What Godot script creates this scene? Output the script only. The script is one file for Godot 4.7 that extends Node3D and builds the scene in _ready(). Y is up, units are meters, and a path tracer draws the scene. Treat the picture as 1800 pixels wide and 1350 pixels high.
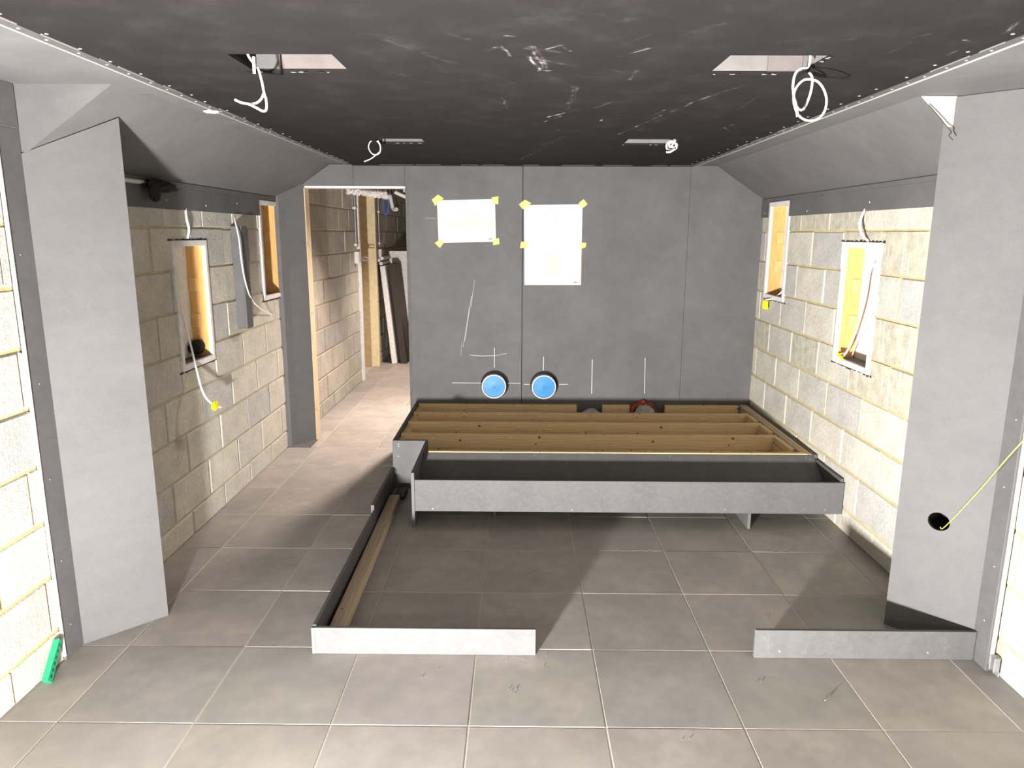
extends Node3D
# An unfinished cellar room: grey backer boards, block walls, a black ceiling with lamp holes, a timber platform and a work light on the floor.
# x to the side, y up, depth D = -z. All lengths in metres.

const FOCAL := 1272.8
const BOARD := Color(0.404, 0.395, 0.393)   # the grey of all backer boards
const HC := 2.06            # ceiling height
const DB := 5.4             # depth of the back wall
var cam: Camera3D
var M := {}
var T := {}
var cache := {}
var taken := {}
var rng := RandomNumberGenerator.new()

# ---------------------------------------------------------------- pixel helpers (directions only; a plane gives the distance)
func ray(px: float, py: float) -> Vector3:
	return cam.basis * Vector3((px - 900.0) / FOCAL, -(py - 675.0) / FOCAL, -1.0)
func on_y(px: float, py: float, y: float) -> Vector3:
	var d := ray(px, py)
	return cam.position + d * ((y - cam.position.y) / d.y)
func on_x(px: float, py: float, x: float) -> Vector3:
	var d := ray(px, py)
	return cam.position + d * ((x - cam.position.x) / d.x)
func on_d(px: float, py: float, dep: float) -> Vector3:
	var d := ray(px, py)
	return cam.position + d * ((-dep - cam.position.z) / d.z)

# ---------------------------------------------------------------- nodes
func numbered(called: String) -> String:
	if not taken.has(called):
		taken[called] = 0
		return called
	taken[called] += 1
	return "%s_%03d" % [called, taken[called]]
func origin_of(n: Node) -> Vector3:
	var p := Vector3.ZERO
	while n is Node3D and n != self:
		p += n.position
		n = n.get_parent()
	return p
func tag(o: Node3D, label: String, category: String, group := "") -> Node3D:
	o.set_meta("label", label)
	o.set_meta("category", category)
	if group != "":
		o.set_meta("group", group)
	return o
func thing(called: String, label: String, category: String, at := Vector3.ZERO, group := "") -> Node3D:
	var o := Node3D.new()
	o.name = numbered(called)
	add_child(o)
	o.position = at
	return tag(o, label, category, group)
func struct(called: String, label := "", at := Vector3.ZERO) -> Node3D:
	var o := Node3D.new()
	o.name = numbered(called)
	add_child(o)
	o.position = at
	o.set_meta("kind", "structure")
	if label != "":
		o.set_meta("label", label)
		o.set_meta("category", called.split("_")[0])
	return o
func put(parent: Node3D, called: String, mesh: Mesh, mat: Material, at := Vector3.ZERO, turn := Vector3.ZERO) -> MeshInstance3D:
	var o := MeshInstance3D.new()
	o.mesh = mesh
	o.material_override = mat
	o.name = called if parent != self else numbered(called)
	parent.add_child(o, true)
	o.position = at - origin_of(parent)
	o.rotation = turn
	o.cast_shadow = GeometryInstance3D.SHADOW_CASTING_SETTING_ON
	return o

# ---------------------------------------------------------------- meshes
func start() -> SurfaceTool:
	var st := SurfaceTool.new()
	st.begin(Mesh.PRIMITIVE_TRIANGLES)
	return st
func tri(st: SurfaceTool, a: Vector3, b: Vector3, c: Vector3, out: Vector3, ua := Vector2.ZERO, ub := Vector2.ZERO, uc := Vector2.ZERO) -> void:
	var n := (b - a).cross(c - a)
	if n.length_squared() < 1e-16:
		return
	var flip := n.dot(out) > 0.0
	var nn := n.normalized() * (1.0 if flip else -1.0)
	st.set_normal(nn); st.set_uv(ua); st.add_vertex(a)
	if flip:
		st.set_normal(nn); st.set_uv(uc); st.add_vertex(c)
		st.set_normal(nn); st.set_uv(ub); st.add_vertex(b)
	else:
		st.set_normal(nn); st.set_uv(ub); st.add_vertex(b)
		st.set_normal(nn); st.set_uv(uc); st.add_vertex(c)
func quad(st: SurfaceTool, a: Vector3, b: Vector3, c: Vector3, d: Vector3, out: Vector3, uv := []) -> void:
	if uv.size() == 4:
		tri(st, a, b, c, out, uv[0], uv[1], uv[2]); tri(st, a, c, d, out, uv[0], uv[2], uv[3])
	else:
		tri(st, a, b, c, out); tri(st, a, c, d, out)
# a box with chamfered edges; uv in metres, u along its longest side
func add_box(st: SurfaceTool, c: Vector3, s: Vector3, ch: float, off := Vector2.ZERO) -> void:
	var h := s * 0.5
	ch = minf(ch, minf(h.x, minf(h.y, h.z)) * 0.6)
	var la := 0
	if s.y > s[la]: la = 1
	if s.z > s[la]: la = 2
	for ax in 3:
		var u := (ax + 1) % 3
		var v := (ax + 2) % 3
		for sg in [-1.0, 1.0]:
			var p := []
			var uvs := []
			for k in [[-1, -1], [1, -1], [1, 1], [-1, 1]]:
				var q := Vector3.ZERO
				q[ax] = sg * h[ax]
				q[u] = k[0] * (h[u] - ch)
				q[v] = k[1] * (h[v] - ch)
				p.append(c + q)
				if ax == la: uvs.append(Vector2(q[u], q[v]) + off)
				elif u == la: uvs.append(Vector2(q[u], q[v]) + off)
				else: uvs.append(Vector2(q[v], q[u]) + off)
			var o := Vector3.ZERO
			o[ax] = sg
			quad(st, p[0], p[1], p[2], p[3], o, uvs)
	if ch <= 0.00005:
		return
	for ax in 3:
		var u := (ax + 1) % 3
		var v := (ax + 2) % 3
		for su in [-1.0, 1.0]:
			for sv in [-1.0, 1.0]:
				var pts := []
				for k in [[0, -1], [0, 1], [1, 1], [1, -1]]:
					var q := Vector3.ZERO
					q[ax] = k[1] * (h[ax] - ch)
					q[u] = su * (h[u] if k[0] == 0 else h[u] - ch)
					q[v] = sv * (h[v] - ch if k[0] == 0 else h[v])
					pts.append(c + q)
				var o := Vector3.ZERO
				o[u] = su
				o[v] = sv
				quad(st, pts[0], pts[1], pts[2], pts[3], o)
	for sx in [-1.0, 1.0]:
		for sy in [-1.0, 1.0]:
			for sz in [-1.0, 1.0]:
				tri(st, c + Vector3(sx * h.x, sy * (h.y - ch), sz * (h.z - ch)), c + Vector3(sx * (h.x - ch), sy * h.y, sz * (h.z - ch)), c + Vector3(sx * (h.x - ch), sy * (h.y - ch), sz * h.z), Vector3(sx, sy, sz))
func box_mesh(s: Vector3, ch := 0.002, off := Vector2.ZERO) -> Mesh:
	var key := "%.3f %.3f %.3f %.4f %.2f %.2f" % [s.x, s.y, s.z, ch, off.x, off.y]
	if not cache.has(key):
		var st := start()
		add_box(st, Vector3.ZERO, s, ch, off)
		cache[key] = st.commit()
	return cache[key]
# a box given by its limits: x0..x1, y0..y1, depth d0..d1
func slab(parent: Node3D, called: String, x0: float, x1: float, y0: float, y1: float, d0: float, d1: float, mat: Material, ch := 0.0015, off := Vector2.ZERO) -> MeshInstance3D:
	return put(parent, called, box_mesh(Vector3(x1 - x0, y1 - y0, d1 - d0), ch, off), mat, Vector3((x0 + x1) * 0.5, (y0 + y1) * 0.5, -(d0 + d1) * 0.5))
func add_slab(st: SurfaceTool, x0: float, x1: float, y0: float, y1: float, d0: float, d1: float, ch := 0.0) -> void:
	add_box(st, Vector3((x0 + x1) * 0.5, (y0 + y1) * 0.5, -(d0 + d1) * 0.5), Vector3(x1 - x0, y1 - y0, d1 - d0), ch)
# a flat polygon (with holes cut by a keyhole) pushed back by `back`
func prism(pts: PackedVector3Array, back: Vector3) -> Mesh:
	var n := Vector3.ZERO
	for i in pts.size():
		n += pts[i].cross(pts[(i + 1) % pts.size()])
	n = n.normalized()
	var ux := (pts[1] - pts[0]).normalized()
	var uy := n.cross(ux).normalized()
	var flat := PackedVector2Array()
	for p in pts:
		flat.append(Vector2((p - pts[0]).dot(ux), (p - pts[0]).dot(uy)))
	var ids := Geometry2D.triangulate_polygon(flat)
	var st := start()
	for i in range(0, ids.size(), 3):
		tri(st, pts[ids[i]], pts[ids[i + 1]], pts[ids[i + 2]], -back)
		tri(st, pts[ids[i]] + back, pts[ids[i + 1]] + back, pts[ids[i + 2]] + back, back)
	var area := 0.0
	for i in flat.size():
		area += flat[i].cross(flat[(i + 1) % flat.size()])
	for i in pts.size():
		var a := pts[i]
		var b := pts[(i + 1) % pts.size()]
		var e := (flat[(i + 1) % flat.size()] - flat[i]).normalized()
		var o2 := Vector2(e.y, -e.x) * (1.0 if area > 0.0 else -1.0)
		quad(st, a, b, b + back, a + back, ux * o2.x + uy * o2.y)
	return st.commit()
func smooth_path(p: Array, steps := 6) -> PackedVector3Array:
	var out := PackedVector3Array()
	for i in p.size() - 1:
		var a: Vector3 = p[maxi(i - 1, 0)]
		var b: Vector3 = p[i]
		var c: Vector3 = p[i + 1]
		var d: Vector3 = p[mini(i + 2, p.size() - 1)]
		for k in steps:
			out.append(b.cubic_interpolate(c, a, d, float(k) / steps))
	out.append(p[p.size() - 1])
	return out
func tube(path: PackedVector3Array, r: float, sides := 8, flatness := 1.0) -> Mesh:
	var st := start()

	var rings := []
	var ref := Vector3(0.31, 0.87, 0.38)
	var side := Vector3.ZERO
	for i in path.size():
		var t := (path[mini(i + 1, path.size() - 1)] - path[maxi(i - 1, 0)]).normalized()
		if side == Vector3.ZERO:
			side = t.cross(ref).normalized()
		side = (side - t * side.dot(t)).normalized()
		var up := side.cross(t).normalized()
		var ring := []
		for k in sides:
			var a := TAU * k / sides
			ring.append([path[i] + side * cos(a) * r + up * sin(a) * r * flatness, (side * cos(a) + up * sin(a)).normalized()])
		rings.append(ring)
	for i in path.size() - 1:
		for k in sides:
			var k2 := (k + 1) % sides
			var q := [rings[i][k], rings[i][k2], rings[i + 1][k2], rings[i + 1][k]]
			var nrm: Vector3 = (q[1][0] - q[0][0]).cross(q[2][0] - q[0][0])
			var order := [0, 2, 1, 0, 3, 2] if nrm.dot(q[0][1]) > 0.0 else [0, 1, 2, 0, 2, 3]
			for j in order:
				st.set_normal(q[j][1]); st.set_uv(Vector2.ZERO); st.add_vertex(q[j][0])
	for e in [0, path.size() - 1]:
		var o: Vector3 = (path[0] - path[1]) if e == 0 else (path[e] - path[e - 1])
		for k in sides:
			tri(st, path[e], rings[e][k][0], rings[e][(k + 1) % sides][0], o)
	return st.commit()
# a profile of (radius, distance along axis) spun about the axis
func lathe(at: Vector3, axis: Vector3, prof: Array, sides := 32) -> Mesh:
	var st := start()
	var u := axis.cross(Vector3(0.3, 0.9, 0.2)).normalized()
	var v := axis.cross(u).normalized()
	for i in prof.size() - 1:
		var pa: Vector2 = prof[i]
		var pb: Vector2 = prof[i + 1]
		for k in sides:
			var a0 := TAU * k / sides
			var a1 := TAU * (k + 1) / sides
			var r0 := u * cos(a0) + v * sin(a0)
			var r1 := u * cos(a1) + v * sin(a1)
			var e := pb - pa
			var o := (r0 + r1) * e.y - axis * e.x
			quad(st, at + r0 * pa.x + axis * pa.y, at + r1 * pa.x + axis * pa.y, at + r1 * pb.x + axis * pb.y, at + r0 * pb.x + axis * pb.y, o)
	return st.commit()
func lump(at: Vector3, size: Vector3, seed_: int, rough := 0.25, rings := 12) -> Mesh:
	var nz := FastNoiseLite.new()
	nz.seed = seed_
	nz.frequency = 0.9
	var st := start()
	var f := func(i: int, j: int) -> Vector3:
		var th := PI * i / rings
		var ph := TAU * (j % (rings * 2)) / (rings * 2)
		var n := Vector3(sin(th) * cos(ph), cos(th), sin(th) * sin(ph))
		return at + n * size * (1.0 + rough * nz.get_noise_3dv(n * 2.2))
	for i in rings:
		for j in rings * 2:
			var a: Vector3 = f.call(i, j)
			quad(st, a, f.call(i, j + 1), f.call(i + 1, j + 1), f.call(i + 1, j), a - at)
	return st.commit()
# rectangle minus rectangles -> list of rectangles (Rect2 in (depth, height))
func cut(r: Rect2, holes: Array) -> Array:
	var todo := [r]
	for h in holes:
		var next := []
		for q in todo:
			if not q.intersects(h):
				next.append(q)
				continue
			var i: Rect2 = q.intersection(h)
			if i.position.y > q.position.y: next.append(Rect2(q.position, Vector2(q.size.x, i.position.y - q.position.y)))
			if i.end.y < q.end.y: next.append(Rect2(Vector2(q.position.x, i.end.y), Vector2(q.size.x, q.end.y - i.end.y)))
			if i.position.x > q.position.x: next.append(Rect2(Vector2(q.position.x, i.position.y), Vector2(i.position.x - q.position.x, i.size.y)))
			if i.end.x < q.end.x: next.append(Rect2(Vector2(i.end.x, i.position.y), Vector2(q.end.x - i.end.x, i.size.y)))
		todo = next
	return todo

# ---------------------------------------------------------------- textures: only grain, stains, wear and print
func layers(size: int, list: Array) -> PackedFloat32Array:
	var sum := PackedFloat32Array()
	sum.resize(size * size)
	for l in list:
		var n := FastNoiseLite.new()
		n.seed = l[0]
		n.frequency = l[1]
		n.noise_type = FastNoiseLite.TYPE_SIMPLEX_SMOOTH
		n.fractal_octaves = l[3]
		var b := n.get_seamless_image(size, size).get_data()
		var w: float = l[2]
		for i in sum.size():
			sum[i] += w * (b[i] / 255.0 - 0.5)
	return sum
func gray_tex(size: int, list: Array, lo: float, mid := 0.9, warm := 0.0) -> ImageTexture:
	var f := layers(size, list)
	var d := PackedByteArray()
	d.resize(size * size * 3)
	for i in f.size():
		var v := clampf(mid + f[i], lo, 1.0)
		d[i * 3] = int(255.0 * clampf(v + warm * f[i], 0.0, 1.0))
		d[i * 3 + 1] = int(255.0 * v)
		d[i * 3 + 2] = int(255.0 * clampf(v - warm * f[i], 0.0, 1.0))
	var im := Image.create_from_data(size, size, false, Image.FORMAT_RGB8, d)
	im.generate_mipmaps()
	return ImageTexture.create_from_image(im)
func mat(called: String, c: Color, rough := 0.8, tex: Texture2D = null, scale := Vector3.ONE, bump: Texture2D = null, bump_cm := 0.0, local := false) -> StandardMaterial3D:
	var m := StandardMaterial3D.new()
	m.resource_name = called
	m.albedo_color = c
	m.roughness = rough
	m.metallic_specular = 0.35
	if tex or bump:
		m.uv1_triplanar = true
		m.uv1_world_triplanar = not local
		m.uv1_scale = scale
		m.uv1_triplanar_sharpness = 4.0
	if tex:
		m.albedo_texture = tex
	if bump:
		m.heightmap_enabled = true
		m.heightmap_texture = bump
		m.heightmap_scale = bump_cm
	M[called] = m
	return m
func rgb(r: float, g: float, b: float) -> Color:
	return Color(r / 255.0, g / 255.0, b / 255.0)

func wood_image() -> ImageTexture:
	var w := 1024
	var h := 256
	var n := FastNoiseLite.new()
	n.seed = 5
	n.frequency = 0.01
	var n2 := FastNoiseLite.new()
	n2.seed = 9
	n2.frequency = 0.05
	var knots := []
	var r := RandomNumberGenerator.new()
	r.seed = 21
	for i in 22:
		knots.append([r.randf() * w, r.randf() * h, 2.0 + r.randf() * 4.5])
	var d := PackedByteArray()
	d.resize(w * h * 3)
	for y in h:
		for x in w:
			var bend := 0.0
			var dark := 0.0
			for k in knots:
				var dx: float = (x - k[0]) / (k[2] * 2.2)
				var dy: float = (y - k[1]) / k[2]
				var q := dx * dx + dy * dy
				if q < 30.0:
					bend += exp(-q * 0.18) * dy * 1.6
					var e: float = ((x - k[0]) / (k[2] * 1.15)) ** 2 + dy * dy
					if e < 1.3:
						dark = maxf(dark, clampf(1.3 - e, 0.0, 0.8))
			var g := sin((y + bend * 3.0) * 0.42 + 5.0 * n.get_noise_2d(x * 0.35, y * 2.0)) * 0.5 + 0.5
			var f := n2.get_noise_2d(x * 0.15, y * 6.0)
			var v := 0.95 - 0.06 * g * g + 0.05 * f
			var i := (y * w + x) * 3
			d[i] = int(255.0 * clampf(v * (1.0 - dark * 0.62), 0.0, 1.0))
			d[i + 1] = int(255.0 * clampf((v - 0.008 * g) * (1.0 - dark * 0.72), 0.0, 1.0))
			d[i + 2] = int(255.0 * clampf((v - 0.02 * g) * (1.0 - dark * 0.8), 0.0, 1.0))
	var im := Image.create_from_data(w, h, false, Image.FORMAT_RGB8, d)
	return ImageTexture.create_from_image(im)

# pale scuffs and dust smears on the grey boards, with ragged outlines
func smudge_image(much: float) -> ImageTexture:
	var s := 512
	var base := layers(s, [[61, 0.006, 0.07, 4], [62, 0.04, 0.06, 3], [63, 0.22, 0.04, 1]])
	var a := layers(s, [[64, 0.02, 1.0, 4]])
	var b := layers(s, [[65, 0.11, 1.0, 2]])
	var d := PackedByteArray()
	d.resize(s * s * 3)
	for i in base.size():
		var v := 0.90 + base[i]
		var k := clampf((a[i] - 0.16) * 7.0, 0.0, 1.0) * clampf(b[i] * 3.0 + 0.35, 0.0, 1.0)
		v = lerpf(v, 1.0, k * much)
		for c in 3:
			d[i * 3 + c] = int(255.0 * clampf(v, 0.0, 1.0))
	return ImageTexture.create_from_image(Image.create_from_data(s, s, false, Image.FORMAT_RGB8, d))

# streaks of lime run down on blocks: white lines with their own outline
func streak_image() -> ImageTexture:
	var s := 512
	var base := layers(s, [[31, 0.02, 0.16, 4], [32, 0.12, 0.10, 2]])
	var n := FastNoiseLite.new()
	n.seed = 77
	n.frequency = 0.02
	var im := Image.create(s, s, false, Image.FORMAT_RGB8)
	for y in s:
		for x in s:
			var v := 0.84 + base[y * s + x]
			var k := n.get_noise_2d(x * 2.6, y * 0.10)
			var k2 := n.get_noise_2d(x * 7.0 + 900.0, y * 0.25)
			var a := clampf((k - 0.30) * 6.0, 0.0, 1.0) * clampf(k2 * 2.2 + 0.6, 0.0, 1.0)
			v = lerpf(v, 1.0, a)
			im.set_pixel(x, y, Color(v, v * 0.995, v * lerpf(0.95, 1.0, a)))
	return ImageTexture.create_from_image(im)

# black ceiling board with plaster dust smears, drawn where the photograph shows them; u = x, v = depth
const CX0 := -1.26
const CX1 := 1.31
const CD0 := 1.2
const CD1 := 5.4
func ceiling_image() -> ImageTexture:
	var w := 1024
	var h := 1664
	var n := FastNoiseLite.new()
	n.seed = 3
	n.frequency = 0.012
	n.fractal_octaves = 3
	var f := FastNoiseLite.new()
	f.seed = 4
	f.frequency = 0.09
	var val := PackedFloat32Array()
	val.resize(w * h)
	for y in h:
		for x in w:
			val[y * w + x] = 0.60 + 0.05 * n.get_noise_2d(x, y) + 0.02 * f.get_noise_2d(x, y * 0.6)
	var r := RandomNumberGenerator.new()
	r.seed = 12
	# strokes: from pixel, to pixel, half width in cm, strength
	var s := [
		[930, 82, 962, 126, 1.6, 0.5], [932, 100, 950, 122, 0.8, 0.9], [945, 124, 968, 124, 0.7, 0.8], [925, 84, 985, 92, 1.2, 0.5], [960, 86, 990, 78, 1.0, 0.5], [985, 78, 1002, 90, 0.7, 0.5],
		[918, 96, 1010, 116, 1.4, 0.35], [858, 88, 872, 84, 1.5, 0.6], [880, 82, 900, 98, 0.9, 0.4], [888, 62, 902, 64, 0.8, 0.35], [745, 93, 800, 112, 1.4, 0.3], [680, 70, 730, 88, 1.5, 0.16],
		[700, 130, 750, 145, 1.5, 0.2], [785, 60, 820, 70, 1.4, 0.2], [730, 116, 745, 118, 0.9, 0.2], [760, 110, 790, 128, 1.2, 0.14], [850, 130, 900, 146, 1.0, 0.14],
		[962, 206, 990, 198, 1.2, 0.75], [958, 214, 985, 204, 0.9, 0.6], [960, 230, 984, 228, 1.1, 0.7], [950, 256, 990, 240, 1.3, 0.4], [912, 281, 952, 262, 0.9, 0.6], [950, 258, 968, 258, 0.8, 0.4],
		[1008, 152, 1000, 190, 1.6, 0.3], [1000, 190, 1018, 192, 0.8, 0.4], [1090, 98, 1140, 84, 1.3, 0.42], [1088, 66, 1100, 64, 1.0, 0.4], [1096, 76, 1140, 60, 1.2, 0.16], [1100, 35, 1145, 24, 1.4, 0.2],
		[1145, 206, 1170, 193, 0.9, 0.5], [1088, 237, 1118, 222, 0.9, 0.6], [1118, 222, 1158, 204, 0.8, 0.45], [1158, 204, 1300, 150, 1.0, 0.4], [1052, 214, 1062, 206, 0.8, 0.6], [1045, 190, 1072, 180, 1.3, 0.35],
		[1060, 200, 1110, 204, 1.8, 0.14], [1020, 236, 1060, 238, 1.4, 0.2], [1060, 120, 1125, 135, 1.2, 0.14], [1108, 140, 1122, 124, 0.9, 0.35], [885, 172, 890, 190, 0.8, 0.4], [935, 178, 960, 176, 0.9, 0.2],
		[1270, 225, 1290, 218, 1.0, 0.35], [1272, 224, 1282, 230, 0.8, 0.4], [1300, 190, 1340, 165, 0.9, 0.2], [1330, 210, 1360, 200, 0.9, 0.2], [1345, 80, 1390, 70, 1.1, 0.16], [1460, 76, 1500, 68, 1.1, 0.2], [1500, 90, 1570, 84, 1.0, 0.14],
		[1606, 66, 1634, 60, 0.9, 0.5], [1560, 92, 1600, 74, 1.2, 0.2], [1670, 96, 1690, 86, 0.9, 0.35], [1696, 70, 1706, 76, 0.9, 0.6], [1770, 58, 1800, 32, 1.0, 0.4], [1290, 196, 1230, 214, 1.0, 0.2], [1200, 60, 1270, 40, 1.6, 0.12],
		[920, 34, 1010, 30, 2.6, 0.10], [1000, 20, 1120, 36, 3.0, 0.09], [660, 60, 760, 90, 2.5, 0.08], [1120, 230, 1210, 186, 2.4, 0.1], [950, 130, 1060, 170, 3.0, 0.08], [1160, 150, 1230, 130, 2.0, 0.10],
	]
	for k in s:
		var a := on_y(k[0], k[1], HC)
		var b := on_y(k[2], k[3], HC)
		var sx := w / (CX1 - CX0)
		var sy := h / (CD1 - CD0)
		var pa := Vector2((a.x - CX0) * sx, (-a.z - CD0) * sy)
		var pb := Vector2((b.x - CX0) * sx, (-b.z - CD0) * sy)
		var wd: float = k[4] * 0.01 * sx
		var dir := (pb - pa).normalized()
		var ln := (pb - pa).length()
		var box := Rect2(pa, Vector2.ZERO).expand(pb).grow(wd * 2.0)
		var ph := r.randf() * 500.0
		for y in range(maxi(0, int(box.position.y)), mini(h, int(box.end.y))):
			for x in range(maxi(0, int(box.position.x)), mini(w, int(box.end.x))):
				var q := Vector2(x, y) - pa
				var t := q.dot(dir)
				var c := q.cross(dir)
				c += 6.0 * n.get_noise_2d(t * 0.8 + ph, 0.0)
				var e := clampf(1.0 - maxf(-t, t - ln) / wd, 0.0, 1.0) * clampf(1.4 - absf(c) / wd * 1.4, 0.0, 1.0)
				if e > 0.0:
					var g := clampf(0.55 + 1.3 * f.get_noise_2d(t * 0.25 + ph, c * 2.2), 0.0, 1.0) * clampf(0.7 + 1.2 * n.get_noise_2d(x * 3.0 + ph, y * 3.0), 0.0, 1.0)
					var i := y * w + x
					val[i] = maxf(val[i], lerpf(val[i], 1.0, clampf(1.35 * k[5] * e * g, 0.0, 0.9)))
	var d := PackedByteArray()
	d.resize(w * h * 3)
	for i in val.size():
		var v := clampf(val[i], 0.0, 1.0)
		var t := clampf((v - 0.6) / 0.4, 0.0, 1.0)
		# dust is paler and neutral; the board a warm black
		d[i * 3] = int(255.0 * lerpf(0.136 * v / 0.6, 0.78, t * t * 0.8 + t * 0.2))
		d[i * 3 + 1] = int(255.0 * lerpf(0.125 * v / 0.6, 0.76, t * t * 0.8 + t * 0.2))
		d[i * 3 + 2] = int(255.0 * lerpf(0.125 * v / 0.6, 0.75, t * t * 0.8 + t * 0.2))
	return ImageTexture.create_from_image(Image.create_from_data(w, h, false, Image.FORMAT_RGB8, d))

func line_px(im: Image, a: Vector2, b: Vector2, c: Color, wide := 1) -> void:
	var n := int((b - a).length()) + 1
	for i in n + 1:
		var p := a.lerp(b, float(i) / n)
		im.fill_rect(Rect2i(int(p.x), int(p.y), wide, wide), c)
func paper_image(kind: int) -> ImageTexture:
	var w := 840
	var h := 594 if kind == 0 else 1170
	var im := Image.create(w, h, false, Image.FORMAT_RGB8)
	im.fill(Color(0.80, 0.79, 0.785))
	var pale := Color(0.72, 0.71, 0.70)
	var lc := Color(0.67, 0.66, 0.65)
	if kind == 0:
		for k in 90:
			line_px(im, Vector2(40 + k * 4, 300 - k * 1.7), Vector2(480 + k * 3.6, 440 - k * 1.9), Color(0.775, 0.763, 0.752), 4)
		for p in [[30, 290, 300, 130], [300, 130, 790, 270], [790, 270, 520, 450], [520, 450, 30, 290], [300, 370, 600, 180], [300, 130, 460, 140], [560, 430, 790, 290], [120, 300, 480, 420], [200, 330, 340, 370]]:
			line_px(im, Vector2(p[0], p[1]), Vector2(p[2], p[3]), lc if p[0] != 120 else pale, 3)
	else:
		for p in [[60, 330, 390, 60], [390, 60, 780, 380], [390, 60, 200, 230], [400, 64, 560, 190], [560, 190, 200, 450], [200, 450, 205, 500], [640, 250, 790, 370], [260, 420, 560, 210], [210, 440, 480, 250], [280, 575, 700, 575]]:
			line_px(im, Vector2(p[0], p[1]), Vector2(p[2], p[3]), lc, 3)
		im.fill_rect(Rect2i(300, 720, 240, 300), Color(0.75, 0.74, 0.725))
		for p in [[300, 720, 540, 720], [540, 720, 540, 1020]]:
			line_px(im, Vector2(p[0], p[1]), Vector2(p[2], p[3]), pale, 3)
		im.fill_rect(Rect2i(0, 600, w, 2), Color(0.72, 0.72, 0.71))
	# footer: faint specks and the small dark mark at the corner
	for k in [0, 14, 60, 74, 120, 134, 150]:
		im.fill_rect(Rect2i(140 + k, h - 44, 9, 8), Color(0.82, 0.81, 0.80))
	var x := w - 104
	var y := h - 50
	var dk := Color(0.22, 0.22, 0.24)
	for b in [[0, 0, 5, 18], [0, 7, 14, 5], [11, 0, 5, 18], [20, 0, 5, 18], [20, 0, 14, 5], [31, 0, 5, 18], [40, 0, 5, 18], [40, 7, 10, 5]]:
		im.fill_rect(Rect2i(x + b[0], y + b[1], b[2], b[3]), dk)
	return ImageTexture.create_from_image(im)

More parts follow.
